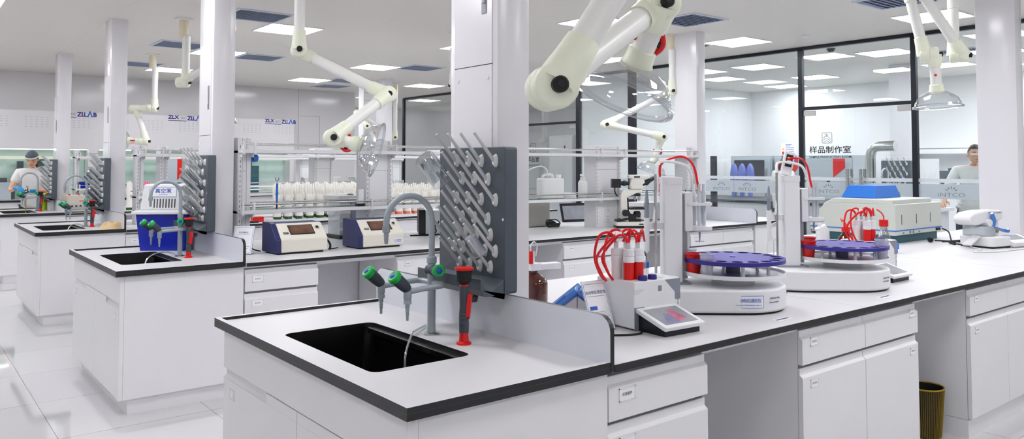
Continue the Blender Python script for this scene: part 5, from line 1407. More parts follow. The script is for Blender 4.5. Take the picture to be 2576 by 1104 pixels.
def former(kind, h, loc, rz, label, group):
    key = (kind, h)
    if key not in fproto:
        t = thing('hand_former', label, 'hand former', loc, rz, group)
        obj('hand', former_mesh(h, 1), 'formerpink' if kind == 'pink' else 'former', t)
        obj('base', B().lathe([(0, 0), (.038, 0), (.038, .034), (.034, .038), (0, .038)], n=18), {'green': 'formergreen', 'orange': 'formerorange', 'pink': 'formergreen'}[kind], t)
        fproto[key] = t; return t
    return dup(fproto[key], loc, rz, label, group)
rows = [(.20, .36, 9, 2.335, .128, 'front'), (.315, .39, 11, 2.39, .126, 'second'), (.43, .40, 12, 2.42, .122, 'third'), (.545, .41, 13, 2.49, .118, 'rear')]
# they stand in close ranks nobody could tell apart within a rank
for y, h, n, x0, dx, nm in rows:
    for k in range(n):
        former('green', h, (x0 + dx * k, 2 * PIT + y, ZF), -.55 + random.uniform(-.3, .3), 'white hand-shaped former on green foot, %s rank on the third island tray' % nm, 'white hand formers, %s rank of the third island' % nm)
for y, h, n, x0, dx, nm in [(.25, .35, 11, 3.55, .122, 'front'), (.37, .385, 9, 3.85, .122, 'rear')]:
    for k in range(n):
        former('orange', h, (x0 + dx * k, 2 * PIT + y, ZF), -.55 + random.uniform(-.3, .3), 'white hand-shaped former on orange foot, %s rank on the third island tray' % nm, 'white hand formers with orange feet, %s rank' % nm)
t = thing('red_box', 'small bright red box at the end of the hand former tray', 'box', (2.13, 2 * PIT + .25, ZT))
obj('shell', B().box((-.06, -.04, 0), (.06, .04, .045)), 'red', t, bevel=.003)
obj('lid', B().box((-.062, -.042, .045), (.062, .042, .058)), 'red', t, bevel=.003)
tag(obj('black_block', B().box((2.0, 2 * PIT + .12, ZT), (2.1, 2 * PIT + .16, ZT + .02)), 'black', bevel=.003), 'flat black block left of the red box', 'block')
for k in range(4):
    former('green', .40, (1.36 + .105 * k, 3 * PIT + .34 + .02 * (k % 2), ZT), .3 * k, 'white hand-shaped former on green foot on the farthest island bench', 'white hand formers on the farthest island')
former('pink', .40, (1.80, 3 * PIT + .36, ZT), .4, 'pink hand-shaped former behind the vacuum pump', None)

# farthest island
t = thing('multi_stirrer', 'beige instrument with a row of six dark knobs at the farthest island', 'instrument', (.775, 3 * PIT + .10, ZT))
cs = obj('casing', B().box((0, 0, .012), (.36, .42, .225)), pbr('warm_beige', (198, 190, 178), .4, var=.015), t, bevel=.006)
obj('foot', B().box((.02, .02, 0), (.34, .40, .013)), 'rubber', t)
for k in range(6): obj('knob', B().cyl((.055 + k * .05, .001, .085), (.055 + k * .05, -.018, .085), .012, n=12), 'black', cs)
obj('red_lettering', B().box((.14, -.0015, .145), (.22, .001, .155)), 'red', cs, smooth=0)
b = B()
for x, y in ((.03, .05), (.15, .1), (.3, .06)): b.cyl((x, y, .224), (x, y, .245), .011, n=10)
obj('port', b, 'red', cs)
for k, (x, y) in enumerate(((1.0, .62), (1.2, .64))):
    t = thing('blue_basket', 'blue plastic basket on the lower shelf of the farthest rack, %s' % ('nearer the column' if k == 0 else 'half behind the drying rack'), 'basket', (x + .09, 3 * PIT + y + .08, ZS))
    vs = [(-.075, -.06, 0), (.075, -.06, 0), (.075, .06, 0), (-.075, .06, 0), (-.09, -.075, .085), (.09, -.075, .085), (.09, .075, .085), (-.09, .075, .085)]
    obj('shell', B().add(vs, [(3, 2, 1, 0), (0, 1, 5, 4), (1, 2, 6, 5), (2, 3, 7, 6), (3, 0, 4, 7)]), 'bluebin', t)
    obj('rim', B().box((-.095, -.08, .082), (.095, -.07, .09)).box((-.095, .07, .082), (.095, .08, .09)).box((-.095, -.07, .082), (-.085, .07, .09)).box((.085, -.07, .082), (.095, .07, .09)), 'bluebin', t)
for k, x in enumerate((4.30, 5.22)):
    t = thing('white_tray', 'white shallow tray on the far rack shelf above the hand formers, %s' % ('left of two' if k == 0 else 'right of two'), 'tray', (x + .25, 3 * PIT + .74, 1.139))
    vs = [(-.26, -.12, 0), (.26, -.12, 0), (.26, .12, 0), (-.26, .12, 0), (-.31, -.15, .12), (.31, -.15, .12), (.31, .15, .12), (-.31, .15, .12)]
    obj('shell', B().add(vs, [(3, 2, 1, 0), (0, 1, 5, 4), (1, 2, 6, 5), (2, 3, 7, 6), (3, 0, 4, 7)]), 'hdpe', t)
    obj('rim', B().box((-.33, -.17, .115), (.33, -.15, .125)).box((-.33, .15, .115), (.33, .17, .125)).box((-.33, -.15, .115), (-.31, .15, .125)).box((.31, -.15, .115), (.33, .15, .125)), 'hdpe', t)
t = thing('wash_bottle', 'yellow-green wash bottle with angled spout beside the farthest sink', 'bottle', (.64, 3 * PIT + 1.02, ZT))
obj('body', B().lathe([(0, 0), (.036, 0), (.038, .006), (.038, .14), (.03, .165), (.018, .172)], n=22), 'lime', t)
obj('cap', B().lathe([(.036, .13), (.04, .15), (.036, .175), (.022, .19), (.018, .215), (0, .218)], n=20).tube([(0, 0, .20), (.03, -.02, .235), (.05, -.035, .25)], [.014, .011, .006], n=10, smooth=3), 'yellow', t)
t = thing('reagent_bottle', 'translucent white bottle with red cap beside the yellow-green wash bottle', 'bottle', (.705, 3 * PIT + .84, ZT))
obj('body', B().lathe([(0, 0), (.043, 0), (.045, .006), (.045, .115), (.035, .14), (.022, .15)], n=22), 'hdpe', t)
obj('cap', B().lathe([(.026, .145), (.027, .147), (.027, .18), (.022, .186), (0, .186)], n=18), 'red', t)
# ---------------------------------------------------------------- fume hoods along the back wall
def hood(x0, label, k):
    """walk-up fume hood: white upper front with slots, lit chamber, low sash bar, base with black-edged worktop"""
    w = 1.76; yf = YB - .34; yb = YB - .01
    t = thing('fume_hood', label, 'fume hood', (x0, 0, 0), 0, 'white fume hoods along the back wall')
    obj('upper_front', B().box((0, yf, 1.72), (w + .01, yb, 2.345)), 'wall', t, smooth=0)
    for x in (0.0, w - .07): obj('side_cheek', B().box((x, yf, .90), (x + .08 if x else .07, yb, 1.72)), 'wall', t, smooth=0)
    obj('chamber', B().box((.074, yb - .02, .9), (w - .074, yb, 1.72)), 'hoodlit', t, smooth=0)
    obj('lamp_strip', B().box((.09, yf + .004, 1.708), (w - .09, yf + .06, 1.7195)), 'lampsoft', t, smooth=0)
    s = obj('sash', B().box((.076, yf + .03, 1.20), (w - .076, yf + .036, 1.56)), 'pane', t, smooth=0)
    obj('sash_bar', B().box((.076, yf + .02, 1.555), (w - .076, yf + .05, 1.60)), 'cream', t, smooth=0)
    wt = obj('worktop', B().box((0, yf - .06, .86), (w, yb, .90)), 'top', t, smooth=0)
    obj('worktop_edge', B().box((0, yf - .065, .862), (w, yf - .059, .898)), 'edge', wt, smooth=0)
    obj('base', B().box((.004, yf - .02, 0), (w - .004, yb, .859)), 'white', t, smooth=0)
    for a in (.20, .76, 1.37):
        b = B()
        for r in range(5):
            for c in range(5): b.box((a + c * .075, yf - .0012, 2.235 - r * .039), (a + c * .075 + .036, yf + .001, 2.243 - r * .039))
        obj('slot_grille', b, 'inkpale', t, smooth=0)
    txt('model_lettering', 'ZLX', .088, 'inknavy', t, (1.27, yf - .001, 2.335 - .02), (1, 0, 0), (0, 0, 1), ext=.0004, bold=.0035, squash=1.1)
    txt('model_number', '1800', .066, 'inkgrey', t, (1.43, yf - .001, 2.305), (1, 0, 0), (0, 0, 1), ext=.0004, squash=.95)
    txt('maker_lettering', 'ZL', .10, 'inknavy', t, (1.565, yf - .001, 2.303), (1, 0, 0), (0, 0, 1), ext=.0004, bold=.004, squash=1.0)
    txt('maker_lettering', 'L', .10, 'inknavy', t, (1.632, yf - .001, 2.303), (1, 0, 0), (0, 0, 1), ext=.0004, bold=.003)
    obj('logo_mark', B().prism([(1.655, 2.262), (1.70, 2.38), (1.745, 2.262), (1.722, 2.262), (1.70, 2.33), (1.678, 2.262)], 'y', yf - .0015, yf), 'inkblue', t, smooth=0)
    txt('maker_lettering', 'B', .10, 'inknavy', t, (1.775, yf - .001, 2.303), (1, 0, 0), (0, 0, 1), ext=.0004, bold=.004)
    obj('logo_underline', B().box((1.18, yf - .0015, 2.252), (1.50, yf, 2.262)), 'inknavy', t, smooth=0)
    return t
HX = [-1.89, -.12, 1.65, 3.42]
hoods = [hood(x, 'white fume hood with lit chamber, %s' % l, k) for k, (x, l) in enumerate(zip(HX, ['at the left edge, mostly out of view', 'behind the standing woman', 'between the third and second columns', 'nearest the plain wall door, over the hand formers']))]
# apparatus standing in the hoods
def in_hood(x, w, h, mat, label, d=.14, cap=True):
    t = thing('hood_apparatus', label, 'apparatus', (x, YB - .20, .901))
    obj('housing', B().rbox((0, 0, 0), (w, d, h * .8), .01), mat, t, bevel=.004)
    obj('head', B().rbox((w * .15, .02, h * .8), (w * .7, d - .02, h), .01), 'dkgrey' if cap else mat, t, bevel=.004)
    return t
in_hood(.55, .16, .62, 'instg', 'tall blue-grey apparatus inside the lit hood left of the woman')
in_hood(.80, .22, .66, 'greyblue', 'wide blue-grey apparatus inside the lit hood behind the woman')
in_hood(.30, .20, .35, 'greyblue', 'pale low apparatus inside the lit hood at the far left')
in_hood(2.35, .12, .6, 'teal', 'narrow dark teal apparatus inside the hood left of the vacuum pump')
in_hood(4.1, .45, .68, 'teal', 'dark teal apparatus filling the hood over the hand formers')
# red pennant signs and handles on the tall grey lockers seen under the hoods
def locker(x, y, w, h, label, mat='greyblue', red=True):
    t = thing('grey_locker', label, 'locker', (x, y, 0), 0, None)
    obj('body', B().box((0, 0, .06), (w, .45, h)), mat, t, bevel=.004)
    obj('plinth', B().box((.02, .02, 0), (w - .02, .43, .06)), 'seam', t, smooth=0)
    d = obj('door', B().box((.01, -.018, .08), (w - .01, -.001, h - .02)), mat, t, bevel=.003)
    obj('handle', B().box((w - .09, -.04, h * .62), (w - .06, -.018, h * .62 + .14)), 'black', d, bevel=.004)
    if red: obj('red_pennant', B().prism([(w * .3, h * .74), (w * .55, h * .84), (w * .55, h - .03), (w * .3, h - .03)], 'y', -.0205, -.018), 'red', d, smooth=0)
    return t
locker(2.62, YB - 1.05, .6, 1.62, 'grey locker with red pennant mark seen above the pink former')
locker(3.3, YB - 1.05, .62, 1.60, 'plain grey locker beside the second column', 'grip', False)

# ---------------------------------------------------------------- people
def skin_body(J, E, root, sub=2):
    """continuous surface grown over a joint skeleton; J: name -> (pos, rx, ry)"""
    names = list(J); me = bpy.data.meshes.new('skeleton')
    me.from_pydata([J[n][0] for n in names], [(names.index(a), names.index(b)) for a, b in E], [])
    o = bpy.data.objects.new('skeleton', me); COL.objects.link(o)
    md = o.modifiers.new('skin', 'SKIN'); md.use_smooth_shade = True
    sv = me.skin_vertices[0].data
    for i, n in enumerate(names):
        r = J[n][1:]; sv[i].radius = (r[0], r[1] if len(r) > 1 else r[0]); sv[i].use_root = (n == root)
    s = o.modifiers.new('sub', 'SUBSURF'); s.levels = sub; s.render_levels = sub
    dg = bpy.context.evaluated_depsgraph_get(); m = bpy.data.meshes.new_from_object(o.evaluated_get(dg))
    bpy.data.objects.remove(o); return m
def mesh_into(b, m, mi=0):
    b.add([tuple(v.co) for v in m.vertices], [tuple(p.vertices) for p in m.polygons], mi); bpy.data.meshes.remove(m); return b
def hand_chain(J, E, wrist, d, n, tag_, thumb, s=1., curl=.5):
    """palm and five bent fingers leaving wrist along d; n = back-of-hand normal; thumb = side sign"""
    w = V(J[wrist][0]); d = V(d).normalized(); n = V(n).normalized(); sd = d.cross(n) * thumb
    p = w + d * .045 * s; J[tag_ + 'p'] = (tuple(p), .026 * s, .016 * s); E.append((wrist, tag_ + 'p'))
    for k, (o, L) in enumerate(((.026, .070), (.009, .080), (-.009, .074), (-.025, .058))):
        a = p + d * .038 * s + sd * o * s; J['%sf%da' % (tag_, k)] = (tuple(a), .0095 * s, .0095 * s); E.append((tag_ + 'p', '%sf%da' % (tag_, k)))
        q = a; dir_ = d
        for m, f in enumerate((.45, .32, .23)):
            dir_ = (dir_ - n * curl * .8).normalized(); q = q + dir_ * L * f * s
            J['%sf%d%s' % (tag_, k, 'bcd'[m])] = (tuple(q), (.0088 - .0012 * m) * s, (.0088 - .0012 * m) * s); E.append(('%sf%d%s' % (tag_, k, 'abc'[m]), '%sf%d%s' % (tag_, k, 'bcd'[m])))
    a = w + d * .02 * s + sd * .024 * s; J[tag_ + 'ta'] = (tuple(a), .012 * s, .012 * s); E.append((tag_ + 'p', tag_ + 'ta'))
    b_ = a + (d * .6 + sd * .7 - n * .3).normalized() * .035 * s; c = b_ + (d * .9 + sd * .1 - n * .5).normalized() * .03 * s
    J[tag_ + 'tb'] = (tuple(b_), .0105 * s, .0105 * s); J[tag_ + 'tc'] = (tuple(c), .008 * s, .008 * s); E += [(tag_ + 'ta', tag_ + 'tb'), (tag_ + 'tb', tag_ + 'tc')]

def head_mesh(b, c, R, hair=None):
    """head with jaw, nose, brow, lips and ears added to mesh b; R = rotation, c = centre; face looks along local -y"""
    M = Matrix.Translation(c) @ R.to_4x4(); n, h = 24, 16
    vs = []; fs = []
    for j in range(h + 1):
        a = -PI / 2 + PI * j / h; z = math.sin(a)
        for i in range(n):
            t = 2 * PI * i / n; x = math.cos(a) * math.sin(t); y = -math.cos(a) * math.cos(t)
            X, Y, Z = x * .073, y * .092, z * .115
            if z < 0:
                k = -z; X *= 1 - .28 * k; Y = Y * (1 - .12 * k) - .016 * k
            front = max(0, -y)
            d = abs(x)
            if front > .6 and d < .35:
                Y -= .020 * max(0, 1 - abs(z + .12) / .22) * (1 - d / .35) * (1.2 if z < 0 else .8)       # nose
                Y -= .004 * max(0, 1 - abs(z + .47) / .10)                                               # lips
                Y -= .006 * max(0, 1 - abs(z + .80) / .15)                                               # chin
            if front > .5 and .2 < d < .62: Y += .007 * max(0, 1 - abs(z - .06) / .14)                   # eye sockets
            vs.append((X, Y, Z))
    for j in range(h):
        for i in range(n): fs.append((j * n + i, j * n + (i + 1) % n, (j + 1) * n + (i + 1) % n, (j + 1) * n + i))
    b.mat(M).add(vs, fs)
    for s in (-1, 1): b.ball((s * .074, .008, -.006), 1, 10, 0, (.010, .02, .031))
    b.M = Matrix.Identity(4); return M
def face_parts(t, M):
    b = B().mat(M)
    for s in (-1, 1): b.ball((s * .031, -.0795, .006), 1, 10, 0, (.0125, .006, .006))
    obj('eye', b, 'hair', t)
    b = B().mat(M)
    for s in (-1, 1): b.tube([(s * .016, -.088, .026), (s * .033, -.086, .032), (s * .05, -.074, .026)], [.003, .0036, .0022], n=6)
    obj('eyebrow', b, 'hair', t)
    obj('mouth', B().mat(M).tube([(-.022, -.091, -.054), (0, -.100, -.056), (.022, -.091, -.054)], [.003, .0055, .003], n=8), pbr('lips_%d' % len(bpy.data.materials), (196, 104, 96), .5), t)
def hair_shell(M, low=-.35, fringe=.45, k=1.09, bun=False):
    n, h = 24, 12; vs = []; fs = []
    for j in range(h + 1):
        for i in range(n):
            t = 2 * PI * i / n; y = -math.cos(t)
            lo = fringe if y < -.45 else (low if y > .1 else low + (fringe - low) * ((.1 - y) / .55) ** .8)
            z = lo + (1 - lo) * j / h; z = min(1, z); q = math.sqrt(max(0, 1 - z * z))
            vs.append((q * math.sin(t) * .073 * k * 1.02, y * q * .092 * k, z * .115 * k))
    for j in range(h):
        for i in range(n): fs.append((j * n + i, j * n + (i + 1) % n, (j + 1) * n + (i + 1) % n, (j + 1) * n + i))
    b = B().mat(M).add(vs, fs)
    if bun: b.tube([(0, .08, .0), (0, .11, -.05), (.01, .105, -.13), (.015, .09, -.19)], [.03, .028, .024, .012], n=12, smooth=3)
    return b

def person(loc, rz, label, top, arms, head_pitch=.35, sleeve=.6, gloves=None, lean=.10, height=1.63, trousers='trousers', head_yaw=0., coat=False, hem=None):
    """standing figure facing local -y. arms: {side: (elbow, wrist, hand direction, back normal, curl)} in local metres"""
    t = thing('person', label, 'person', loc, rz)
    k = height / 1.63; L = lambda z: -lean * max(0, z - .9) / .5
    def P(x, y, z): return (x * k, (y + L(z)) * k, z * k)
    J = {}; E = []
    def add(nm, p, rx, ry=None, to=None):
        J[nm] = (p, rx, rx if ry is None else ry)
        if to: E.append((to, nm))
    add('pelvis', P(0, 0, .90), .135, .10)
    add('waist', P(0, 0, 1.04), .115, .085, 'pelvis'); add('chest', P(0, 0, 1.21), .135, .095, 'waist'); add('upper', P(0, .005, 1.32), .10, .075, 'chest')
    add('neck', P(0, .0, 1.385), .048, .048, 'upper'); add('neck2', P(0, -.012, 1.43), .043, .043, 'neck')
    for s, nm in ((-1, 'R'), (1, 'L')):
        add('hip' + nm, P(s * .085, 0, .83), .085, .085, 'pelvis'); add('knee' + nm, P(s * .095, -.01, .47), .056, .056, 'hip' + nm); add('ank' + nm, P(s * .10, .02, .09), .038, .038, 'knee' + nm)
        add('heel' + nm, P(s * .10, .035, .035), .032, .032, 'ank' + nm); add('toe' + nm, P(s * .105, -.14, .028), .032, .022, 'ank' + nm)
        e, w, hd, nn, cu = arms[nm]
        add('sh' + nm, P(s * .165, .01, 1.325), .055, .055, 'upper'); add('elb' + nm, e, .038, .038, 'sh' + nm); add('wri' + nm, w, .026, .022, 'elb' + nm)
        hand_chain(J, E, 'wri' + nm, hd, nn, 'h' + nm, s if True else 1, k, cu)
    b = mesh_into(B(), skin_body(J, E, 'pelvis'))
    hc = V(P(0, -.045, 1.515)); R = Euler((head_pitch, 0, head_yaw)).to_matrix()
    M = head_mesh(b, hc, R)
    obj('body', b, 'skin', t, smooth=180)
    face_parts(t, M)
    # clothes: the same skeleton, thicker, cut at sleeve, hem and ankle
    cut = {}; CE = []
    def cadd(nm, p, rx, ry=None, to=None):
        cut[nm] = (p, rx, rx if ry is None else ry)
        if to: CE.append((to, nm))
    hem = hem or (.56 if coat else .80)
    cadd('pelvis', P(0, 0, max(.92, hem + .03)), .155, .122); cadd('waist', P(0, 0, 1.04), .135, .108, 'pelvis'); cadd('chest', P(0, 0, 1.21), .155, .116, 'waist'); cadd('upper', P(0, .005, 1.325), .118, .09, 'chest'); cadd('collar', P(0, 0, 1.372), .066, .062, 'upper')
    cadd('hem', P(0, 0, hem), .17 if coat else .16, .135 if coat else .125, 'pelvis')
    for s, nm in ((-1, 'R'), (1, 'L')):
        e, w = V(arms[nm][0]), V(arms[nm][1]); sh = V(P(s * .165, .01, 1.325))
        cadd('sh' + nm, tuple(sh), .072, .072, 'upper')
        if sleeve <= 1: cadd('slv' + nm, tuple(sh + (e - sh) * sleeve), .066, .066, 'sh' + nm)
        else:
            cadd('slv' + nm, tuple(e), .056, .056, 'sh' + nm); cadd('cuff' + nm, tuple(e + (w - e) * (sleeve - 1)), .042, .042, 'slv' + nm)
    obj('shirt' if not coat else 'lab_coat', mesh_into(B(), skin_body(cut, CE, 'pelvis')), top, t, smooth=180)
    tj = {'pelvis': (P(0, 0, .92), .148, .112)}; te = []
    if hem > .9: tj['band'] = (P(0, 0, hem + .02), .142, .108); te.append(('pelvis', 'band'))
    for s, nm in ((-1, 'R'), (1, 'L')):
        tj['hip' + nm] = (P(s * .088, 0, .80), .098, .098); tj['knee' + nm] = (P(s * .097, -.01, .47), .072, .072); tj['ank' + nm] = (P(s * .10, .02, .10), .058, .058)
        te += [('pelvis', 'hip' + nm), ('hip' + nm, 'knee' + nm), ('knee' + nm, 'ank' + nm)]
    obj('trousers', mesh_into(B(), skin_body(tj, te, 'pelvis')), trousers, t, smooth=180)
    for s in (-1, 1): obj('shoe', B().tube([P(s * .10, .06, .035), P(s * .10, .0, .045), P(s * .105, -.10, .035), P(s * .107, -.165, .026)], [.036 * k, .044 * k, .040 * k, .022 * k], n=12, smooth=3), 'shoe', t)
    if gloves:
        for s, nm in ((-1, 'R'), (1, 'L')):
            e, w, hd, nn, cu = arms[nm]; gj = {'cuff': (tuple(V(w) + (V(e) - V(w)).normalized() * .06), .036, .034), 'wri': (w, .030, .027)}; ge = [('cuff', 'wri')]
            hand_chain(gj, ge, 'wri', hd, nn, 'g', s, k * 1.16, cu)
            obj('glove', mesh_into(B(), skin_body(gj, ge, 'cuff')), gloves, t, smooth=180)
    return t, M, k

# woman rinsing at the farthest sink
armsW = {'R': ((-.255, -.20, 1.10), (-.17, -.42, 1.145), (.55, -.8, -.05), (-.1, -.1, 1), .55),
         'L': ((.26, -.18, 1.09), (.06, -.40, 1.095), (-.9, -.35, .0), (.1, -.5, .8), .55)}
w_, M, k = person((.585, 11.36, 0), -.22, 'woman in white T-shirt, grey cap and blue gloves at the farthest sink', 'tee', armsW, head_pitch=.42, sleeve=.62, gloves='glove', lean=.13, height=1.66, head_yaw=-.15)
obj('hair', hair_shell(M, -.55, .35, 1.06, True), 'hair', w_, smooth=180)
n, h = 24, 8; vs = []; fs = []
for j in range(h + 1):
    z = .36 + .64 * j / h; q = math.sqrt(max(0, 1 - z * z))
    vs += [(q * math.sin(2 * PI * i / n) * .084, -math.cos(2 * PI * i / n) * q * .104, z * .130) for i in range(n)]
for j in range(h):
    for i in range(n): fs.append((j * n + i, j * n + (i + 1) % n, (j + 1) * n + (i + 1) % n, (j + 1) * n + i))
cp = obj('cap', B().mat(M).add(vs, fs), 'capcloth', w_, smooth=180)
obj('bar_band', B().mat(M).lathe([(.083, .035), (.0865, .036), (.0865, .055), (.083, .056)], n=24), 'cream', cp, smooth=60)  # cream band added to stand for the pale bar crossing her forehead
for v in bpy.data.objects['bar_band'].data.vertices:
    q = M.inverted() @ v.co; q.y *= 1.22; v.co = M @ q
tag(obj('lanyard', B().tube([(.55, 11.14, 1.36), (.545, 11.12, 1.22), (.545, 11.12, 1.12)], .003, n=6, smooth=3), 'greyblue'), 'thin grey lanyard hanging on the T-shirt of the woman', 'lanyard')
bpy.data.objects.remove(bpy.data.objects['lanyard'])
t = thing('flask', 'small conical flask of amber liquid held in blue gloves over the farthest sink', 'flask', (.455, 10.90, 1.085))
obj('glass', B().lathe([(0, 0), (.034, .0), (.038, .006), (.014, .06), (.013, .085), (.015, .088)], n=20), 'glassware', t)
obj('liquid', B().lathe([(0, .003), (.032, .003), (.034, .008), (.018, .045), (0, .045)], n=20), pbr('amber_liquid', (150, 110, 50), .15), t)
tag(obj('liquid_stream', B().tube([(.425, 10.74, 1.07), (.425, 10.735, .95), (.425, 10.73, .75), (.425, 10.73, .585)], .0065, n=8), pbr('pouring_liquid', (206, 156, 66), .15)), 'thin amber stream of liquid falling into the farthest sink', 'liquid')

# person bending over a desk behind the glass
armsP = {'R': ((-.30, -.16, 1.16), (-.36, -.36, 1.05), (-.3, -.9, -.3), (-.2, -.3, 1), .3), 'L': ((.27, -.10, 1.10), (.22, -.33, 1.02), (.0, -1, -.2), (0, -.2, 1), .3)}
p2, M2, k2 = person((9.12, 2.13, 0), -1.0, 'person in a white coat and dark trousers leaning over the desk behind the glass', 'tee', armsP, head_pitch=.1, sleeve=1.75, lean=.12, height=1.72, head_yaw=.1, hem=.98)
obj('hair', hair_shell(M2, -.25, .55, 1.05), 'hair', p2, smooth=180)
obj('glasses', B().mat(M2).box((-.07, -.098, -.006), (.07, -.086, .016)), 'inst', p2, bevel=.004)
# person half hidden by the notices behind the glass
armsQ = {'R': ((-.26, -.02, 1.08), (-.22, -.22, 1.05), (.2, -1, 0), (0, 0, 1), .3), 'L': ((.26, -.02, 1.08), (.22, -.22, 1.05), (-.2, -1, 0), (0, 0, 1), .3)}
p3, M3, k3 = person((9.5, 4.93, 0), 1.2, 'dark-haired person in a white coat turned away behind the glass notices', 'tee', armsQ, head_pitch=.2, sleeve=1.7, lean=.06, height=1.64, coat=True)
obj('hair', hair_shell(M3, -.5, .4, 1.07, True), 'hair', p3, smooth=180)

# ---------------------------------------------------------------- sample room beyond the glass
def chamber(y, w, label, win=True):
    t = thing('test_chamber', label, 'test chamber', (11.7, y, 0), PI / -2)      # local +x runs along -y of the room, front faces the glass
    b = obj('cabinet', B().box((0, 0, .08), (w, .75, 1.64)), 'greyblue', t, bevel=.006)
    obj('plinth', B().box((.03, .03, 0), (w - .03, .72, .08)), 'seam', t, smooth=0)
    d = obj('door', B().box((.02, -.03, .5), (w - .02, -.001, 1.60)), 'greyblue', t, bevel=.006)
    if win:
        obj('window', B().box((.10, -.034, 1.02), (w - .14, -.029, 1.56)), 'chamberglass', d, smooth=0)
        obj('handle', B().tube([(w - .09, -.03, .8), (w - .09, -.07, .84), (w - .09, -.07, 1.36), (w - .09, -.03, 1.40)], .012, n=8), 'steel', d)
    else:
        obj('red_pennant', B().prism([(w * .62, 1.25), (w * .86, 1.42), (w * .86, 1.58), (w * .62, 1.58)], 'y', -.033, -.029), 'red', d, smooth=0)
        obj('handle', B().box((w * .5, -.06, 1.02), (w * .5 + .05, -.03, 1.2)), 'black', d, bevel=.004)
    return t
chamber(7.40, .90, 'grey test chamber with large dark window behind the glass')
chamber(6.45, .58, 'grey test chamber with red pennant mark left of the notices, behind the glass', False)
chamber(5.85, .90, 'wide grey test chamber with red pennant mark seen through the glass door', False)
ZPOD = .901; MT['podblue'] = pbr('hazy_blue', (104, 120, 196), .4)
for k in range(3):
    t = thing('blue_seat', 'blue rounded seat shell in front of the dark chamber window, %s' % ['left of three', 'middle of three', 'right of three'][k], 'container', (11.0, 6.83 - .17 * k, ZPOD), 0, 'blue shells behind the glass')  # blue chair-like shapes, built as rounded shells on a foot
    obj('shell', B().ball((0, 0, .36), 1, 14, 0, (.05, .085, .24)), 'podblue', t)
    obj('foot', B().cyl((0, 0, 0), (0, 0, .2), .04, n=12), 'podblue', t)
t = thing('sample_bench', 'white bench with dark top in front of the test chambers behind the glass', 'bench', (9.75, 4.22, 0))
obj('worktop', B().box((0, 0, .86), (1.45, 3.3, .90)), 'dkgrey', t, smooth=0)
obj('carcass', B().box((.04, .04, 0), (1.41, 3.26, .86)), 'white', t, smooth=0)
t = thing('black_cabinet', 'narrow black upright panel at the corner behind the glass', 'cabinet', (8.55, 5.42, 0))
obj('panel', B().box((0, 0, .03), (.05, .09, 1.60)), 'frame', t, bevel=.004)
obj('foot', B().box((-.06, -.04, 0), (.11, .13, .03)), 'frame', t, smooth=0)
t = thing('desk', 'white desk with black top edge where the person behind the glass leans', 'desk', (9.0, 2.33, 0))
obj('desktop', B().box((.0, .25, .88), (.75, 1.15, .92)), 'white', t, smooth=0)
obj('desk_edge', B().box((-.006, .25, .878), (.0, 1.15, .922)), 'edge', t, smooth=0)
obj('panel', B().box((.05, .3, 0), (.7, 1.1, .88)), 'knee', t, smooth=0)
# silver duct, white column, shelf, balances
tag(obj('silver_duct', B().tube([(10.6, 4.10, 0), (10.6, 4.10, .6), (10.6, 4.10, 1.60), (10.6, 4.07, 1.70), (10.6, 3.99, 1.75), (10.6, 3.72, 1.755)], .075, n=20), 'steel'), 'shiny silver ventilation duct with elbow behind the glass door', 'duct')
struct(obj('trim_20', B().box((10.9, 3.62, 0), (11.1, 3.94, H)), 'col', smooth=0))
pb = dup(pegs[3], (10.52, 3.47, 0), 0, 'slate drying rack of pegs seen through the sample room glass', 'peg drying racks')
t = thing('lab_sink_unit', 'white sink unit below the drying rack behind the glass', 'sink unit', (10.02, 3.1, 0))
obj('worktop', B().box((0, 0, .86), (.62, .85, .90)), 'top', t, smooth=0)
obj('carcass', B().box((.03, .03, 0), (.58, .82, .86)), 'white', t, smooth=0)
obj('splash_board', B().box((.585, .02, .9), (.61, .83, 1.56)), 'whiteside', t, smooth=0)
faucet((10.36, 3.72, .901), 'grey lab faucet seen through the sample room glass')
t = thing('wall_shelf', 'long white wall shelf on the rear wall of the sample room', 'shelf', (12.75, .2, 0))
obj('board', B().box((0, 0, 1.66), (.43, 4.45, 1.70)), 'whiteside', t, smooth=0)
obj('rail', B().box((0, 0, 1.74), (.02, 4.45, 1.755)), 'alu', t, smooth=0)
b = B().box((.1, 4.3, 1.3), (.43, 4.33, 1.66))
for y in (.1, 1.5, 2.9): b.box((.1, y, 1.3), (.43, y + .03, 1.66))
obj('bracket_panel', b, 'whiteside', t, smooth=0)
t = thing('wall_bench', 'white wall bench with pale top behind the glass', 'bench', (12.0, .2, 0))
obj('worktop', B().box((0, 0, 1.09), (1.15, 4.35, 1.13)), 'whiteside', t, smooth=0)
obj('carcass', B().box((.04, .04, 0), (1.12, 4.3, 1.09)), 'white', t, smooth=0)
for k, (y, l) in enumerate(((3.95, 'left of three'), (3.45, 'middle of three'), (2.95, 'right of three'))):
    t = thing('analytical_balance', 'small teal-framed balance on the wall bench behind the glass, %s' % l, 'balance', (12.2, y, 1.131), 0, 'balances behind the glass')
    obj('base', B().box((0, 0, 0), (.3, .22, .07)), 'inst', t, bevel=.005)
    obj('draught_shield', B().box((.06, .02, .07), (.28, .20, .27)), 'shelfglass', t, smooth=0)
    obj('shield_frame', B().box((.05, .01, .26), (.29, .21, .29)).box((.05, .01, .07), (.07, .03, .26)).box((.05, .19, .07), (.07, .21, .26)), 'teal', t, smooth=0)
    obj('pan', B().cyl((.15, .11, .07), (.15, .11, .12), .05, n=14), 'frame', t)
t = thing('monitor', 'dark tilted monitor among the balances behind the glass', 'screen', (11.9, 3.42, 1.131))
obj('screen', B().at((0, 0, .06), (0, .35, 0)).box((0, 0, 0), (.02, .26, .20)), 'dkgrey', t, bevel=.004)
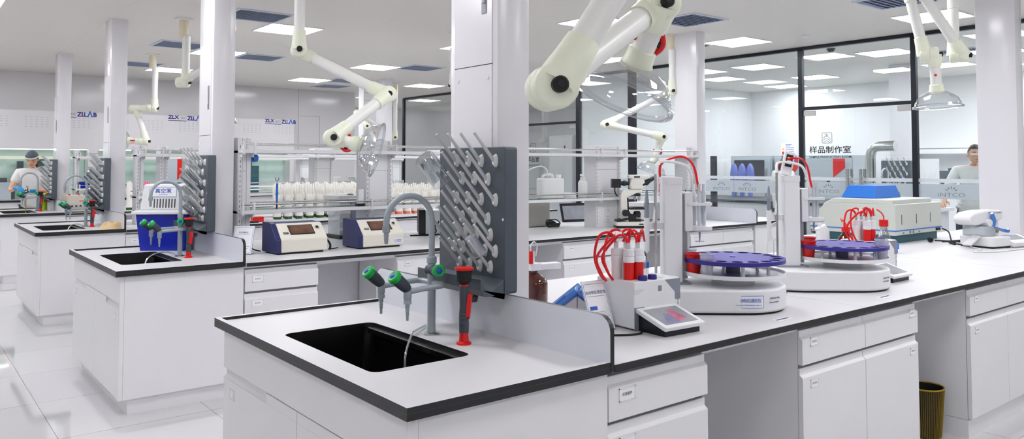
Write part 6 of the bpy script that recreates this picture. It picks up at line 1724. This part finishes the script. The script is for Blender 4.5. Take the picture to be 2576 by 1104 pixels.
obj('foot', B().box((-.03, .06, 0), (.12, .2, .07)), 'dkgrey', t)
t = thing('purple_box', 'violet plastic box on the wall bench behind the glass', 'box', (12.05, 2.75, 1.131))
obj('shell', B().box((0, 0, 0), (.15, .2, .07)), 'violet', t, bevel=.006); obj('lid', B().box((-.005, -.005, .07), (.155, .205, .085)), 'violet', t, bevel=.004)
t = thing('amber_bottle', 'amber conical bottle with blue cap behind the glass', 'bottle', (12.1, 4.22, 1.131))
obj('glass', B().lathe([(0, 0), (.075, 0), (.08, .01), (.08, .05), (.03, .16), (.028, .19)], n=20), 'amber', t)
obj('cap', B().lathe([(.036, .18), (.036, .23), (0, .231)], n=16), 'inknavy', t)
obj('label_band', B().lathe([(.0805, .01), (.0805, .05)], n=20), 'paper', t)
# notices taped to the glass
t = thing('notice_sheet', 'white notice with yellow warning triangle and red mark taped to the glass', 'notice', (8.180, 0, 0))
x = 0.
obj('sheet', B().box((-.001, 3.86, 1.585), (.001, 4.09, 1.755)), 'paper', t, smooth=0)
b = B()
for k, (a, c) in enumerate(((1.732, 3.93), (1.715, 3.95), (1.69, 3.90), (1.665, 3.90), (1.64, 3.90))): b.box((-.0018, c, a), (-.001, 4.02, a + .007))
obj('printed_lines', b, 'inkblue', t, smooth=0)
obj('warning_triangle', B().prism([(4.035, 1.665), (4.075, 1.665), (4.055, 1.70)], 'x', -.002, -.001), 'yellow', t, smooth=0)
obj('red_mark', B().box((-.002, 4.04, 1.605), (-.001, 4.072, 1.645)), 'red', t, smooth=0)
obj('blue_strip', B().box((-.002, 3.86, 1.582), (-.001, 4.09, 1.592)), 'bluepanel', t, smooth=0)
t = thing('blue_notice', 'bright blue notice card taped to the glass under the white notice', 'notice', (8.180, 0, 0))
obj('card', B().box((-.001, 3.885, 1.475), (.001, 4.03, 1.578)), 'bluepanel', t, smooth=0)
b = B().box((-.002, 3.93, 1.56), (-.001, 4.01, 1.568))
for k in range(3): b.box((-.002, 3.90, 1.50 + .018 * k), (-.001, 3.95, 1.51 + .018 * k))
obj('printed_lines', b, 'paper', t, smooth=0)
t = thing('control_card', 'white clip box with black label leaning on top of the second autosampler tower', 'control box', (2.66, .585, 1.416), -.62)
obj('box', B().at((0, 0, 0), (0, .22, 0)).box((-.025, -.012, 0), (.03, .012, .125)), 'inst', t, bevel=.003)
obj('label_panel', B().at((0, 0, 0), (0, .22, 0)).box((-.016, -.0135, .045), (.02, -.0115, .11)), 'black', t, smooth=0)
b = B()
for k in range(3): b.at((0, 0, 0), (0, .22, 0)).box((-.010, -.0145, .06 + k * .015), (.014, -.0133, .066 + k * .015))
obj('label_marks', b, 'paper', t, smooth=0)
# tall cabinets behind the dim rear glass
for k, (y, w, h, l) in enumerate(((8.4, .85, 2.1, 'tall pale grey cabinet directly behind the rear glass door'), (9.4, .7, 2.05, 'tall pale grey cabinet farther left behind the rear glass door'))):
    t = thing('tall_cabinet', l, 'cabinet', (9.4, y, 0))
    obj('body', B().box((0, 0, .05), (.5, w, h)), 'wall', t, bevel=.004)
    obj('plinth', B().box((.02, .02, 0), (.48, w - .02, .05)), 'seam', t, smooth=0)
    d = obj('door', B().box((-.02, .01, .08), (-.001, w - .01, h - .03)), 'wall', t, bevel=.003)
    obj('lock', B().box((-.03, w * .3, h - .28), (-.02, w * .3 + .03, h - .2)), 'frame', d, smooth=0)
# chairs / small furniture seen low through the glass
t = thing('office_stool', 'dark swivel stool behind the glass beside the door', 'stool', (9.2, 4.05, 0))
obj('seat', B().lathe([(0, .52), (.19, .52), (.2, .55), (.19, .58), (0, .585)], n=24), 'black', t)
obj('column', B().cyl((0, 0, .08), (0, 0, .52), .028, n=12), 'steel', t)
for k in range(5):
    a = 2 * PI * k / 5; obj('leg', B().tube([(0, 0, .09), (.24 * math.cos(a), .24 * math.sin(a), .055)], [.022, .016], n=8).ball((.24 * math.cos(a), .24 * math.sin(a), .028), .028, 10), 'black', t)
# ---------------------------------------------------------------- light and world
w = bpy.data.worlds.new('world'); sc.world = w; w.use_nodes = True
bg = w.node_tree.nodes['Background']; bg.inputs[0].default_value = (.9, .93, 1, 1); bg.inputs[1].default_value = .5
sc.view_settings.view_transform = 'Standard'; sc.view_settings.look = 'None'; sc.view_settings.exposure = 0.0
try:
    sc.cycles.use_denoising = True; sc.cycles.max_bounces = 12; sc.cycles.transparent_max_bounces = 18; sc.cycles.sample_clamp_indirect = 6
    sc.cycles.diffuse_bounces = 6; sc.cycles.glossy_bounces = 4; sc.cycles.caustics_reflective = False; sc.cycles.caustics_refractive = False; sc.cycles.use_adaptive_sampling = True; sc.cycles.adaptive_threshold = .02
except Exception: pass
